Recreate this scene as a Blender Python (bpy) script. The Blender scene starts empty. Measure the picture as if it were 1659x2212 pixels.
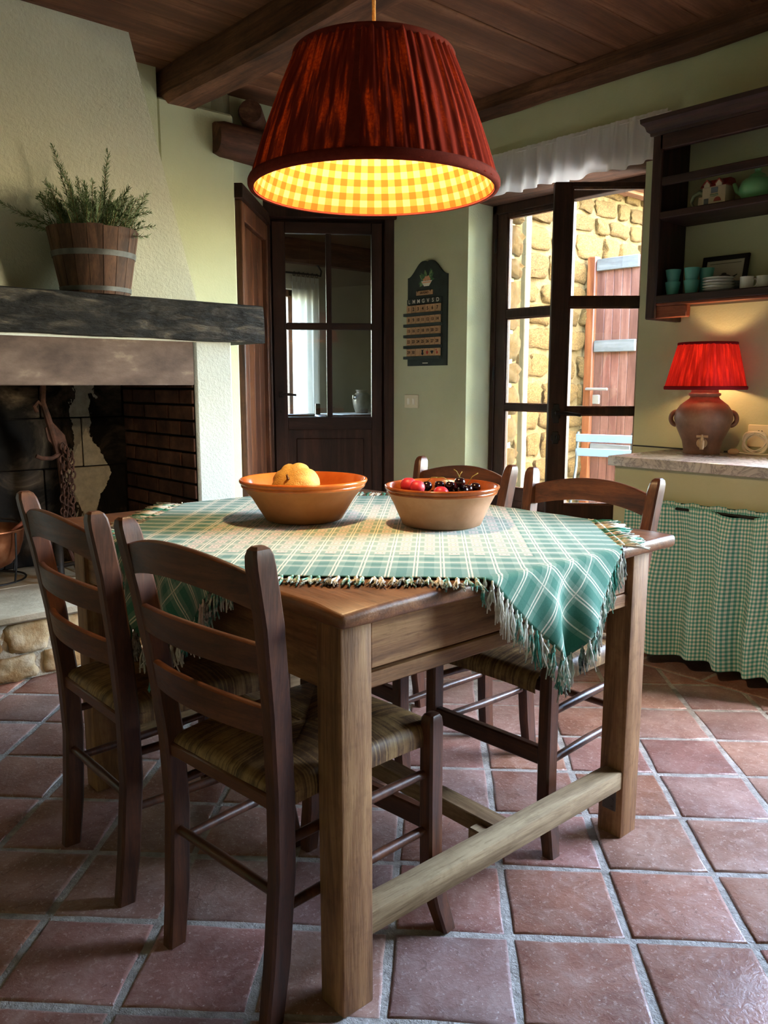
import bpy, bmesh, math, random
import numpy as np
from mathutils import Vector, Matrix, noise as mnoise
random.seed(7)
PI = math.pi
scene = bpy.context.scene
col = scene.collection
# ------------------------------------------------------------------ camera
FPX, CX, CY, HCAM = 1760.0, 829.5, 1106.0, 1.18
PITCH = math.atan((1106 - 828) / FPX)
AZ = math.radians(48.5)
cam_d = bpy.data.cameras.new('camera')
cam_d.sensor_fit = 'VERTICAL'; cam_d.sensor_height = 36.0
cam_d.lens = FPX / 2212.0 * 36.0
cam_d.clip_start = 0.02
cam = bpy.data.objects.new('camera', cam_d); col.objects.link(cam)
cam.location = (0, 0, HCAM)
cam.rotation_euler = (PI / 2 - PITCH, 0, AZ - PI / 2)
scene.camera = cam
# ------------------------------------------------------------------ world, sun, exposure
w = bpy.data.worlds.new('world'); scene.world = w; w.use_nodes = True
wn = w.node_tree; wn.nodes.clear()
sky = wn.nodes.new('ShaderNodeTexSky'); sky.sky_type = 'NISHITA'; sky.sun_disc = False
sky.sun_elevation = math.radians(48); sky.sun_rotation = math.radians(160)
sky.air_density = 1.3; sky.dust_density = 1.5; sky.ozone_density = 1.0
bg = wn.nodes.new('ShaderNodeBackground'); bg.inputs['Strength'].default_value = 6.5
wo = wn.nodes.new('ShaderNodeOutputWorld')
wn.links.new(sky.outputs[0], bg.inputs[0]); wn.links.new(bg.outputs[0], wo.inputs[0])
sun_d = bpy.data.lights.new('sun', 'SUN'); sun_d.energy = 2.0; sun_d.angle = math.radians(0.6)
sun_d.color = (1.0, 0.93, 0.80)
sun = bpy.data.objects.new('sun', sun_d); col.objects.link(sun)
SUNDIR = Vector((-0.20, 0.78, -0.62))
sun.rotation_euler = SUNDIR.to_track_quat('-Z', 'Y').to_euler()
scene.view_settings.view_transform = 'Standard'
scene.view_settings.look = 'None'
scene.view_settings.gamma = 1.0
scene.view_settings.use_curve_mapping = False
scene.view_settings.exposure = 0.98
# portals for sky light at the openings of the room (they emit nothing themselves)
def portal(loc, rot, sx, sy):
    l = bpy.data.lights.new('window_portal', 'AREA'); l.shape = 'RECTANGLE'; l.size = sx; l.size_y = sy
    l.cycles.is_portal = True
    o = bpy.data.objects.new('window_portal', l); col.objects.link(o); o.location = loc; o.rotation_euler = rot
# ------------------------------------------------------------------ pixel to place (distance always from a plane of the room)
_F = np.array([math.cos(AZ), math.sin(AZ), 0]); _R = np.array([math.sin(AZ), -math.cos(AZ), 0]); _Z = np.array([0, 0, 1.0])
_fw = _F * math.cos(PITCH) - _Z * math.sin(PITCH); _up = _Z * math.cos(PITCH) + _F * math.sin(PITCH); _C = np.array([0, 0, HCAM])
def ray(u, v): return _fw + _R * (u - CX) / FPX - _up * (v - CY) / FPX
def pz(u, v, z=0.0): d = ray(u, v); return Vector(_C + d * (z - HCAM) / d[2])
def px(u, v, x): d = ray(u, v); return Vector(_C + d * x / d[0])
def py(u, v, y): d = ray(u, v); return Vector(_C + d * y / d[1])
def pl(u, v, p, n):
    d = ray(u, v); n = np.array(n, float); return Vector(_C + d * (np.dot(np.array(p) - _C, n) / np.dot(d, n)))
def proj(P):
    d = np.array(P, float) - _C; ww = d @ _fw
    return CX + FPX * (d @ _R) / ww, CY - FPX * (d @ _up) / ww, ww
# ------------------------------------------------------------------ mesh helpers
def lin(c):
    if isinstance(c, str):
        c = tuple(int(c[i:i + 2], 16) / 255 for i in (0, 2, 4))
    return tuple((x / 12.92 if x <= 0.04045 else ((x + 0.055) / 1.055) ** 2.4) for x in c) + (1.0,)

class MB:
    def __init__(s):
        s.bm = bmesh.new(); s.uv = s.bm.loops.layers.uv.new('UVMap')
    def face(s, vs, uvs=None, mi=0):
        try: f = s.bm.faces.new(vs)
        except ValueError: return None
        f.material_index = mi
        if uvs:
            for l, q in zip(f.loops, uvs): l[s.uv].uv = q
        return f
    def v(s, p): return s.bm.verts.new(p)
    def poly(s, pts, mi=0): return s.face([s.v(p) for p in pts], None, mi)
    def box(s, lo, hi, bev=0.0, M=None, mi=0, seg=1, jit=0.0, rnd=None):
        lo = Vector(lo); hi = Vector(hi); c = (lo + hi) / 2; d = hi - lo
        t = bmesh.new(); bmesh.ops.create_cube(t, size=1.0)
        for q in t.verts: q.co = Vector((q.co.x * d.x, q.co.y * d.y, q.co.z * d.z))
        if bev > 0:
            bmesh.ops.bevel(t, geom=list(t.edges), offset=bev, segments=seg, profile=0.5, affect='EDGES')
        for q in t.verts:
            p = q.co + c
            if jit:
                r = rnd or random
                p = p + Vector((r.uniform(-jit, jit), r.uniform(-jit, jit), r.uniform(-jit, jit)))
            q.co = (M @ p) if M else p
        s.merge(t, mi); return s
    def merge(s, t, mi=0):
        m = {}
        for q in t.verts: m[q] = s.bm.verts.new(q.co)
        for f in t.faces:
            nf = s.face([m[q] for q in f.verts], None, mi)
        t.free()
    def ring(s, c, ax, up, rx, ry, n):
        return [s.v(c + ax * (rx * math.cos(2 * PI * i / n)) + up * (ry * math.sin(2 * PI * i / n))) for i in range(n)]
    def tube(s, pts, r, n=8, cap=True, flat=1.0, mi=0, upv=None):
        pts = [Vector(p) for p in pts]
        rs = r if isinstance(r, (list, tuple)) else [r] * len(pts)
        rings = []; prev = None
        for i, p in enumerate(pts):
            a = pts[max(0, i - 1)]; b = pts[min(len(pts) - 1, i + 1)]
            t = (b - a)
            if t.length < 1e-9: t = Vector((0, 0, 1))
            t.normalize()
            if prev is None:
                u0 = Vector(upv) if upv else (Vector((0, 0, 1)) if abs(t.z) < 0.9 else Vector((1, 0, 0)))
            else: u0 = prev
            x = u0 - t * u0.dot(t)
            if x.length < 1e-6: x = t.orthogonal()
            x.normalize(); y = t.cross(x); prev = x
            rings.append(s.ring(p, x, y, rs[i], rs[i] * flat, n))
        for a, b in zip(rings[:-1], rings[1:]):
            for i in range(n): s.face([a[i], a[(i + 1) % n], b[(i + 1) % n], b[i]], None, mi)
        if cap:
            s.face(rings[0][::-1], None, mi); s.face(rings[-1], None, mi)
        return s
    def lathe(s, prof, n=32, c=(0, 0, 0), wob=0.0, close=False, mi=0, M=None):
        c = Vector(c); rings = []
        for k, (r, z) in enumerate(prof):
            if r < 1e-6:
                p = c + Vector((0, 0, z)); rings.append([s.v(M @ p if M else p)])
            else:
                rr = []
                for i in range(n):
                    a = 2 * PI * i / n
                    q = r * (1 + wob * mnoise.noise(Vector((math.cos(a) * 1.5, math.sin(a) * 1.5, z * 8))))
                    p = c + Vector((q * math.cos(a), q * math.sin(a), z)); rr.append(s.v(M @ p if M else p))
                rings.append(rr)
        for k in range(len(rings) - 1):
            a, b = rings[k], rings[k + 1]
            for i in range(n):
                j = (i + 1) % n; u0, u1 = i / n, (i + 1) / n; v0 = k / (len(rings) - 1); v1 = (k + 1) / (len(rings) - 1)
                if len(a) == 1 and len(b) == 1: continue
                if len(a) == 1: s.face([a[0], b[j], b[i]], [(u0, v0), (u1, v1), (u0, v1)], mi)
                elif len(b) == 1: s.face([a[i], a[j], b[0]], [(u0, v0), (u1, v0), (u0, v1)], mi)
                else: s.face([a[i], a[j], b[j], b[i]], [(u0, v0), (u1, v0), (u1, v1), (u0, v1)], mi)
        return s
    def grid(s, fn, nu, nv, uvf=None, closed=False, mi=0):
        V = [[s.v(fn(i / nu, j / nv)) for j in range(nv + 1)] for i in range(nu if closed else nu + 1)]
        for i in range(nu):
            i2 = (i + 1) % nu if closed else i + 1
            for j in range(nv):
                q = [(i / nu, j / nv), ((i + 1) / nu, j / nv), ((i + 1) / nu, (j + 1) / nv), (i / nu, (j + 1) / nv)]
                s.face([V[i][j], V[i2][j], V[i2][j + 1], V[i][j + 1]], [uvf(*k) for k in q] if uvf else q, mi)
        return s
    def prism(s, pts, d, mi=0, bev=0):
        """closed polygon pts (3D, planar) extruded along d"""
        d = Vector(d); a = [s.v(Vector(p)) for p in pts]; b = [s.v(Vector(p) + d) for p in pts]; n = len(pts)
        s.face(a[::-1], None, mi); s.face(b, None, mi)
        for i in range(n): s.face([a[i], a[(i + 1) % n], b[(i + 1) % n], b[i]], None, mi)
        return s
    def mesh(s, name, mats, smooth=0.7):
        bmesh.ops.recalc_face_normals(s.bm, faces=list(s.bm.faces))
        me = bpy.data.meshes.new(name); s.bm.to_mesh(me); s.bm.free()
        for m in (mats if isinstance(mats, (list, tuple)) else [mats]): me.materials.append(m)
        if smooth:
            me.shade_smooth()
            if smooth < 3: me.set_sharp_from_angle(angle=smooth)
        return me
    def build(s, name, mats, parent=None, world=False, smooth=0.7, loc=None, rot=None):
        return place(name, s.mesh(name, mats, smooth), parent, world, loc, rot)

def place(name, me, parent=None, world=False, loc=None, rot=None):
    o = bpy.data.objects.new(name, me); col.objects.link(o)
    if loc is not None: o.location = loc
    if rot is not None: o.rotation_euler = rot
    if parent is not None:
        o.parent = parent
        if world: o.matrix_parent_inverse = wmat(parent).inverted()
    return o
def wmat(o):
    m = Matrix.LocRotScale(o.location, o.rotation_euler, o.scale)
    return (wmat(o.parent) @ o.matrix_parent_inverse @ m) if o.parent else m
def thing(name, label, cat, loc=(0, 0, 0), rz=0.0, group=None):
    o = bpy.data.objects.new(name, None); col.objects.link(o); o.empty_display_size = 0.05
    o.location = loc; o.rotation_euler = (0, 0, rz)
    return tag(o, label, cat, group)
def tag(o, label, cat, group=None):
    o['label'] = label; o['category'] = cat
    if group: o['group'] = group
    return o
def struct(o, label=None):
    o['kind'] = 'structure'
    if label: o['label'] = label
    return o
def sroot(name, loc=(0, 0, 0), rz=0):
    o = bpy.data.objects.new(name, None); col.objects.link(o); o.location = loc; o.rotation_euler = (0, 0, rz); o.empty_display_size = 0.05
    return struct(o)
def copy_tree(o, parent=None):
    c = o.copy(); col.objects.link(c); c.parent = parent
    for ch in list(o.children): copy_tree(ch, c)
    return c
def text_mesh(s, size, depth=0.0004, bold=0.0):
    cu = bpy.data.curves.new('text', 'FONT'); cu.body = s; cu.size = size; cu.extrude = depth; cu.offset = bold
    cu.align_x = 'CENTER'; cu.align_y = 'CENTER'; cu.resolution_u = 3
    ob = bpy.data.objects.new('text', cu); col.objects.link(ob)
    bpy.context.view_layer.update()
    me = bpy.data.meshes.new_from_object(ob.evaluated_get(bpy.context.evaluated_depsgraph_get()))
    bpy.data.objects.remove(ob); bpy.data.curves.remove(cu)
    return me
# ------------------------------------------------------------------ material helpers
class T:
    """small node graph builder"""
    def __init__(s, name):
        s.m = bpy.data.materials.new(name); s.m.use_nodes = True; s.t = s.m.node_tree
        s.b = s.t.nodes['Principled BSDF']; s.out = s.t.nodes['Material Output']
    def n(s, ty, props=None, **ins):
        q = s.t.nodes.new(ty)
        for k, v in (props or {}).items(): setattr(q, k, v)
        for k, v in ins.items(): s.set(q, k.replace('_', ' '), v)
        return q
    def set(s, q, key, v):
        i = q.inputs[int(key)] if key.isdigit() else q.inputs[key]
        if isinstance(v, bpy.types.NodeSocket): s.t.links.new(v, i)
        else: i.default_value = v
    def math(s, op, a, b=0.0, c=0.0):
        q = s.t.nodes.new('ShaderNodeMath'); q.operation = op
        for k, v in zip((0, 1, 2), (a, b, c)): s.set(q, str(k), v)
        return q.outputs[0]
    def mix(s, f, a, b, mode='MIX'):
        q = s.t.nodes.new('ShaderNodeMix'); q.data_type = 'RGBA'; q.blend_type = mode
        s.set(q, '0', f); s.set(q, '6', a); s.set(q, '7', b)
        return q.outputs[2]
    def ramp(s, f, stops):
        q = s.t.nodes.new('ShaderNodeValToRGB'); e = q.color_ramp.elements
        while len(e) > 1: e.remove(e[-1])
        e[0].position = stops[0][0]; e[0].color = lin(stops[0][1])
        for p, c in stops[1:]:
            k = e.new(p); k.color = lin(c)
        s.set(q, 'Fac', f); return q.outputs[0]
    def coord(s, kind='Object', scale=(1, 1, 1), loc=(0, 0, 0), rot=(0, 0, 0)):
        c = s.t.nodes.new('ShaderNodeTexCoord'); m = s.t.nodes.new('ShaderNodeMapping')
        m.inputs['Scale'].default_value = scale; m.inputs['Location'].default_value = loc; m.inputs['Rotation'].default_value = rot
        s.t.links.new(c.outputs[kind], m.inputs[0]); return m.outputs[0]
    def noise(s, vec, scale, detail=4.0, rough=0.55, dist=0.0, out=0):
        q = s.n('ShaderNodeTexNoise', Vector=vec, Scale=scale, Detail=detail, Roughness=rough, Distortion=dist)
        return q.outputs[out]
    def bump(s, h, strength, dist=0.01, norm=None):
        q = s.n('ShaderNodeBump', Height=h, Strength=strength, Distance=dist)
        if norm is not None: s.set(q, 'Normal', norm)
        return q.outputs[0]
    def fin(s, base, rough=0.6, spec=0.4, metal=0.0, normal=None, **kw):
        s.set(s.b, 'Base Color', base); s.set(s.b, 'Roughness', rough)
        s.set(s.b, 'Specular IOR Level', spec); s.set(s.b, 'Metallic', metal)
        if normal is not None: s.set(s.b, 'Normal', normal)
        for k, v in kw.items(): s.set(s.b, k.replace('_', ' '), v)
        return s.m
    def uv(s):
        u = s.t.nodes.new('ShaderNodeUVMap'); u.uv_map = 'UVMap'
        q = s.n('ShaderNodeSeparateXYZ', Vector=u.outputs[0]); return q.outputs[0], q.outputs[1]
    def rnd(s): return s.t.nodes.new('ShaderNodeObjectInfo').outputs['Random']
    def hsv(s, c, h=0.5, sa=1.0, va=1.0):
        return s.n('ShaderNodeHueSaturation', Color=c, Hue=h, Saturation=sa, Value=va).outputs[0]

def m_noise(name, stops, scale=6, rough=0.6, spec=0.35, bump=0.2, bscale=60, bdist=0.003, stretch=(1, 1, 1), detail=5, rnd=0.0, metal=0.0, dist=0.0, roughvar=0.0):
    t = T(name); v = t.coord('Object', stretch); f = t.noise(v, scale, detail, 0.6, dist)
    c = t.ramp(f, stops)
    if rnd: c = t.hsv(c, va=t.math('ADD', t.math('MULTIPLY', t.rnd(), rnd), 1 - rnd / 2))
    nn = t.bump(t.noise(v, bscale, 4, 0.6), bump, bdist) if bump else None
    r = rough if not roughvar else t.math('ADD', t.math('MULTIPLY', f, roughvar), rough - roughvar / 2)
    return t.fin(c, r, spec, metal, nn)
def m_plain(name, c, rough=0.5, spec=0.4, metal=0.0, **kw):
    t = T(name); return t.fin(lin(c), rough, spec, metal, **kw)
def m_wood(name, dark, mid, light, axis='z', rough=0.45, spec=0.35, bump=0.25, grain=1.0, rnd=0.0):
    t = T(name)
    st = {'x': (1.3, 17, 17), 'y': (17, 1.3, 17), 'z': (17, 17, 1.3)}[axis]
    st = tuple(k * grain for k in st)
    v = t.coord('Object', st)
    big = t.noise(v, 1.1, 5, 0.62, 1.2)
    fine = t.noise(t.coord('Object', tuple(k * 4 for k in st)), 3.5, 3, 0.6)
    blot = t.noise(t.coord('Object', (1, 1, 1)), 5.0, 3, 0.5)
    f = t.math('ADD', t.math('MULTIPLY', big, 0.62), t.math('ADD', t.math('MULTIPLY', fine, 0.2), t.math('MULTIPLY', blot, 0.18)))
    c = t.ramp(f, [(0.36, dark), (0.5, mid), (0.63, light)])
    if rnd: c = t.hsv(c, va=t.math('ADD', t.math('MULTIPLY', t.rnd(), rnd), 1 - rnd / 2))
    fk = t.noise(t.coord('Object', tuple(k * 1.6 for k in st)), 6.0, 3, .6); spot = t.noise(t.coord('Object', (1, 1, 1)), 34.0, 3, .65)
    c = t.mix(t.math('MULTIPLY', t.math('GREATER_THAN', fk, .64), .35), c, lin(dark))
    c = t.mix(t.math('MULTIPLY', t.math('MAXIMUM', t.math('SUBTRACT', spot, .52), 0.0), 1.6), c, lin(dark))
    nn = t.bump(t.math('ADD', fine, big), bump, 0.002)
    return t.fin(c, t.math('ADD', t.math('MULTIPLY', fine, 0.25), rough - 0.1), spec, 0.0, nn)

MAT = {}
MAT['sage'] = m_noise('sage_plaster', [(0.3, 'b3b694'), (0.7, 'bec09f')], 2.5, 0.85, 0.15, 0.35, 110, 0.004)
MAT['stucco'] = m_noise('rough_stucco', [(0.3, 'bdbda8'), (0.7, 'c8c8b4')], 3, 0.9, 0.12, 0.75, 75, 0.006)
MAT['white_stucco'] = m_noise('white_stucco', [(0.3, 'b7bdb6'), (0.7, 'c5cac3')], 3, 0.9, 0.12, 0.7, 75, 0.005)
MAT['beam'] = m_wood('beam_wood', '33221a', '5a3c2c', '7d5640', 'y', 0.7, 0.2, 0.5, 0.6)
MAT['beamx'] = m_wood('log_wood', '2e1c14', '523325', '74503a', 'x', 0.7, 0.2, 0.6, 0.6)
MAT['plank'] = m_wood('ceiling_plank_wood', '4a3024', '6d4833', '8a6148', 'x', 0.65, 0.2, 0.25, 0.45, rnd=0.25)
MAT['doorz'] = m_wood('door_wood_upright', '1c100c', '321e16', '452b1f', 'z', 0.5, 0.3, 0.2, 0.8)
MAT['doorx'] = m_wood('door_wood_level', '1c100c', '321e16', '452b1f', 'x', 0.5, 0.3, 0.2, 0.8)
MAT['jamb'] = m_wood('jamb_wood', '2a1710', '51301f', '754a2e', 'z', 0.5, 0.3, 0.2, 0.7)
MAT['tablez'] = m_wood('table_wood_upright', '583923', '87603f', 'a67d54', 'z', 0.55, 0.3, 0.35, 1.0)
MAT['tablex'] = m_wood('table_wood_level', '583923', '87603f', 'a67d54', 'x', 0.5, 0.3, 0.35, 1.0)
MAT['tabletop'] = m_wood('tabletop_wood', '44291a', '70462a', '8a5d3c', 'y', 0.38, 0.45, 0.3, 0.9)
MAT['stretch'] = m_wood('worn_stretcher_wood', '6f5a40', '9c8565', 'b9a27d', 'x', 0.7, 0.2, 0.35, 0.9)
MAT['stretchy'] = m_wood('worn_stretcher_wood_across', '5c452e', '84694c', 'a08563', 'y', 0.7, 0.2, 0.35, 0.9)
MAT['chairz'] = m_wood('chair_wood_upright', '29160d', '4d2b1a', '673d26', 'z', 0.38, 0.45, 0.12, 1.0)
MAT['chairy'] = m_wood('chair_wood_level', '2b160d', '4f2c1a', '6b3f27', 'y', 0.36, 0.45, 0.12, 1.0)
MAT['cabz'] = m_wood('wall_shelf_wood', '1d1214', '33211f', '4a302a', 'z', 0.5, 0.35, 0.2, 0.8)
MAT['caby'] = m_wood('wall_shelf_wood_level', '1d1214', '33211f', '4a302a', 'y', 0.5, 0.35, 0.2, 0.8)
MAT['redwood'] = m_wood('bracket_wood', '5a2e1f', '83462f', '9d5f42', 'y', 0.55, 0.3, 0.3, 0.8)
MAT['mantel'] = m_noise('charred_beam', [(0.34, '0d0c0b'), (0.5, '201e1b'), (0.6, '37332d'), (0.72, '655d50')], 6.0, 0.7, 0.22, 1.0, 18, 0.02, (.7, 3, 3), 9, dist=1.2)
MAT['lintel'] = m_noise('fireplace_lintel_stone', [(0.3, '3f322c'), (0.5, '5a4a42'), (0.62, '6b5a50'), (0.75, '93826f')], 4.0, 0.75, 0.25, 0.3, 90, 0.002, (1, 1, 2), 8)
MAT['iron'] = m_noise('wrought_iron', [(0.3, '14110f'), (0.7, '34281f')], 20, 0.6, 0.4, 0.4, 90, 0.002, metal=0.5)
MAT['black'] = m_plain('black_iron', '0d0c0c', 0.5, 0.4)
MAT['rust'] = m_noise('rusty_chain', [(0.3, '2c1c16'), (0.7, '5a3a2d')], 25, 0.8, 0.3, 0.5, 90, 0.002, metal=0.3)
MAT['grout'] = m_noise('grout', [(0.3, '8e8880'), (0.7, 'bdb8b0')], 30, 0.95, 0.1, 1.0, 140, 0.006)
# ================================================================== THE ROOM
XW = 3.65; YW = 3.95; ZC = 2.71
def t_tile():
    t = T('terracotta_tile'); v = t.coord('Object', (1, 1, 1)); r = t.rnd()
    off = t.n('ShaderNodeVectorMath', {'operation': 'ADD'}); t.t.links.new(v, off.inputs[0])
    cmb = t.n('ShaderNodeCombineXYZ', X=t.math('MULTIPLY', r, 37.0), Y=t.math('MULTIPLY', r, 91.0)); t.t.links.new(cmb.outputs[0], off.inputs[1])
    vv = off.outputs[0]
    big = t.noise(vv, 5, 6, 0.65); fine = t.noise(vv, 70, 4, 0.7); sc = t.noise(vv, 28, 3, 0.6, 2.5)
    c = t.ramp(big, [(0.3, '734c42'), (0.5, '8d6053'), (0.68, 'a57b6e')])
    dust = t.noise(vv, 11, 6, 0.75, 1.5); pit = t.noise(vv, 150, 2, 0.5)
    c = t.mix(t.math('MULTIPLY', t.math('MAXIMUM', t.math('SUBTRACT', dust, .45), 0.0), 1.6), c, lin('bfa59a'))
    c = t.mix(t.math('MULTIPLY', t.math('GREATER_THAN', fine, 0.60), 0.35), c, lin('cdb5aa'))
    c = t.mix(t.math('MULTIPLY', t.math('GREATER_THAN', pit, 0.70), 0.6), c, lin('e0d2c8'))
    c = t.mix(t.math('MULTIPLY', t.math('GREATER_THAN', sc, 0.66), 0.5), c, lin('5e3a33'))
    c = t.hsv(c, t.math('ADD', t.math('MULTIPLY', t.math('FRACT', t.math('MULTIPLY', r, 7.3)), 0.02), 0.492), t.math('ADD', t.math('MULTIPLY', t.math('FRACT', t.math('MULTIPLY', r, 3.7)), 0.35), 0.75), t.math('ADD', t.math('MULTIPLY', r, 0.35), 0.82))
    nn = t.bump(t.math('ADD', big, t.math('MULTIPLY', t.math('ADD', fine, sc), 0.4)), 0.5, 0.006)
    return t.fin(c, t.math('ADD', t.math('MULTIPLY', dust, 0.4), 0.2), 0.45, 0.0, nn)
MAT['tile'] = t_tile()
floor = MB().box((-3.4, -2.6, -0.12), (XW + 0.6, YW + 0.8, -0.0035)).build('floor', MAT['grout'], smooth=0); struct(floor)
PIT = 0.2575; T0 = Vector((1.628, 1.017)); E1 = Vector((0.7071, -0.7071)); E2 = Vector((0.7071, 0.7071))
def tile_mesh(name, poly, rnd):
    """convex outline (2D) -> thick tile with a worn rounded edge"""
    mb = MB(); n = len(poly); c = Vector((sum(p[0] for p in poly) / n, sum(p[1] for p in poly) / n))
    pts = []
    for i in range(n):
        a = Vector(poly[i]); b = Vector(poly[(i + 1) % n])
        for k in range(3): pts.append(a.lerp(b, k / 3) + Vector((rnd.uniform(-.0022, .0022), rnd.uniform(-.0022, .0022))) * (1 if k else 0.5))
    def ringz(ins, z): return [mb.v((*(p + (c - p).normalized() * ins), z)) for p in pts]
    R0 = ringz(0, -0.02); R1 = ringz(0, -0.006); R2 = ringz(0.0035, -0.0012); R3 = ringz(0.010, 0.0)
    m = len(pts)
    for a, b in ((R0, R1), (R1, R2), (R2, R3)):
        for i in range(m): mb.face([a[i], a[(i + 1) % m], b[(i + 1) % m], b[i]])
    mb.face(R3)
    return mb.mesh(name, MAT['tile'], 1.2)
trnd = random.Random(3)
hs = PIT / 2 - 0.0078
variants = []
for k in range(8):
    q = []
    for sx, sy in ((-1, -1), (1, -1), (1, 1), (-1, 1)):
        p = E1 * (sx * hs + trnd.uniform(-.003, .003)) + E2 * (sy * hs + trnd.uniform(-.003, .003)); q.append((p.x, p.y))
    variants.append(tile_mesh('tile', q, trnd))
def clip(poly, f):
    out = []
    for i in range(len(poly)):
        a, b = poly[i], poly[(i + 1) % len(poly)]; fa, fb = f(a), f(b)
        if fa >= 0: out.append(a)
        if (fa >= 0) != (fb >= 0): t = fa / (fa - fb); out.append(a.lerp(b, t))
    return out
BORD = 3.03
stuffmb = MB(); cnt = 0
def stuff_tile(poly):
    n = len(poly); stuffmb.prism([(p[0], p[1], -0.02) for p in poly], (0, 0, 0.02))
for i in range(-20, 15):
    for j in range(-20, 18):
        c = T0 + E1 * (i + 0.5) * PIT + E2 * (j + 0.5) * PIT
        if not (-3.3 < c.x < BORD + 0.2 and -1.9 < c.y < 4.5): continue
        corners = [c + E1 * (a * hs) + E2 * (b * hs) for a, b in ((-1, -1), (1, -1), (1, 1), (-1, 1))]
        if min(p.x for p in corners) > BORD - 0.03: continue
        vis = False
        for p in corners + [c]:
            d = np.array([p.x, p.y, 0.0]) - _C
            if d @ _fw > 0.25:
                u, vv, ww = proj((p.x, p.y, 0))
                if -60 < u < 1720 and vv < 2300: vis = True
        if vis and (c.y > 3.45 and c.x < 2.1): vis = False
        if max(p.x for p in corners) > BORD:
            q = clip(corners, lambda p: BORD - 0.006 - p.x)
            if len(q) < 3: continue
            a = sum((q[k].x * q[(k + 1) % len(q)].y - q[(k + 1) % len(q)].x * q[k].y) for k in range(len(q))) / 2
            if abs(a) < 0.0015: continue
            if vis:
                cc = sum(q, Vector((0, 0))) / len(q)
                place('tile', tile_mesh('tile', [tuple(p - cc) for p in q], trnd), floor, loc=(cc.x, cc.y, trnd.uniform(-.001, .0015)), rot=None); cnt += 1
            else: stuff_tile(q)
            continue
        if vis:
            o = place('tile', variants[trnd.randrange(8)], floor, loc=(c.x, c.y, trnd.uniform(-.0015, .0015)), rot=(trnd.uniform(-.006, .006), trnd.uniform(-.006, .006), trnd.choice((0, 1, 2, 3)) * PI / 2 + trnd.uniform(-.01, .01))); cnt += 1
        else: stuff_tile(corners)
y = -2.4; k = 0
while y < 4.5:
    L = 0.30
    q = [Vector((BORD + 0.006, y + 0.007)), Vector((BORD + 0.30, y + 0.007)), Vector((BORD + 0.30, y + L - 0.007)), Vector((BORD + 0.006, y + L - 0.007))]
    if 0.9 < y < 3.0:
        cc = sum(q, Vector((0, 0))) / 4
        place('tile', tile_mesh('tile', [tuple(p - cc) for p in q], trnd), floor, loc=(cc.x, cc.y, trnd.uniform(-.001, .001))); cnt += 1
    else: stuff_tile(q)
    q2 = [p + Vector((0.302, 0)) for p in q]; stuff_tile(q2)
    y += L
st = stuffmb.build('tile_field', MAT['tile'], floor, smooth=0); st['kind'] = 'stuff'
print('tiles', cnt)

# ---------------- right wall with the french-door recess and, out of frame, a second glazed opening
RY1 = px(1008, 750, XW).y                    # far side of recess
RY0 = px(1394, 400, XW).y                    # near side of recess
LZ = px(1240, 385, XW).z                     # underside of the wooden lintel
XF = XW + 0.215                              # plane of the door frame
W2A, W2B, W2Z0, W2Z1 = -1.0, 0.92, 0.90, 2.35
TH = 0.42
mb = MB()
B = lambda lo, hi: mb.box(lo, hi)
B((XW, RY1, 0), (XW + TH, 4.12, ZC + .1)); B((XW + .36, 4.1, 0), (XW + TH, 4.62, ZC + .1))                                  # calendar wall
B((XW, RY0, LZ + .13), (XW + TH, RY1, ZC + .1))                            # above the recess
B((XW, W2B, 0), (XW + TH, RY0, ZC + .1))                                   # behind counter and wall shelf
B((XW, W2A, 0), (XW + TH, W2B, W2Z0)); B((XW, W2A, W2Z1), (XW + TH, W2B, ZC + .1))
B((XW, -2.6, 0), (XW + TH, W2A, ZC + .1))
wr = mb.build('wall_right', MAT['sage'], smooth=0); struct(wr)
mb = MB(); mb.box((XW - .012, RY0 - .10, LZ), (XW + TH - .005, RY1 + .10, LZ + .135), 0.012, jit=0.004)
tr = mb.build('trim_1', MAT['beam'], smooth=0.5); struct(tr, 'old wooden lintel over the glazed doors')
portal((XF + .25, (RY0 + RY1) / 2, 1.1), (0, PI / 2, 0), 2.1, RY1 - RY0)
portal((XW + TH + .02, (W2A + W2B) / 2, (W2Z0 + W2Z1) / 2), (0, PI / 2, 0), W2Z1 - W2Z0, W2B - W2A)
# frame of the out-of-view opening
mb = MB()
for a, b in ((W2A, W2A + .07), (W2B - .07, W2B), ((W2A + W2B) / 2 - .05, (W2A + W2B) / 2 + .05)): mb.box((XW + .2, a, W2Z0), (XW + .26, b, W2Z1), .005)
mb.box((XW + .2, W2A, W2Z0), (XW + .26, W2B, W2Z0 + .1), .005); mb.box((XW + .2, W2A, W2Z1 - .08), (XW + .26, W2B, W2Z1), .005)
struct(mb.build('window_2', MAT['doorz']))

# ---------------- back wall (beside and above the chimney), door corner, walls behind the camera
CRN = px(843, 760, XW); CRN.z = 0                                         # corner of calendar wall and glazed inner door
da = math.radians(-35.2); DD = Vector((math.cos(da), math.sin(da), 0)); DN = Vector((-DD.y, DD.x, 0))   # door wall direction and its far normal
DL = pl(578, 700, CRN, DN); DL.z = 0
WRX = py(514, 600, YW).x                                                   # right end of back wall
mb = MB()
mb.box((2.0, YW, 0), (WRX, YW + .22, ZC - .13), .012)
mb.box((-3.4, YW, 1.3), (2.0, YW + .22, ZC + .1))
mb.box((2.0, YW + .1, ZC - .13), (WRX - .02, YW + .22, ZC + .1))
mb.box((-3.4, YW, 0), (0.0, YW + .22, 1.3))
wb = mb.build('wall_back', MAT['sage'], smooth=0.4); struct(wb)
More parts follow.
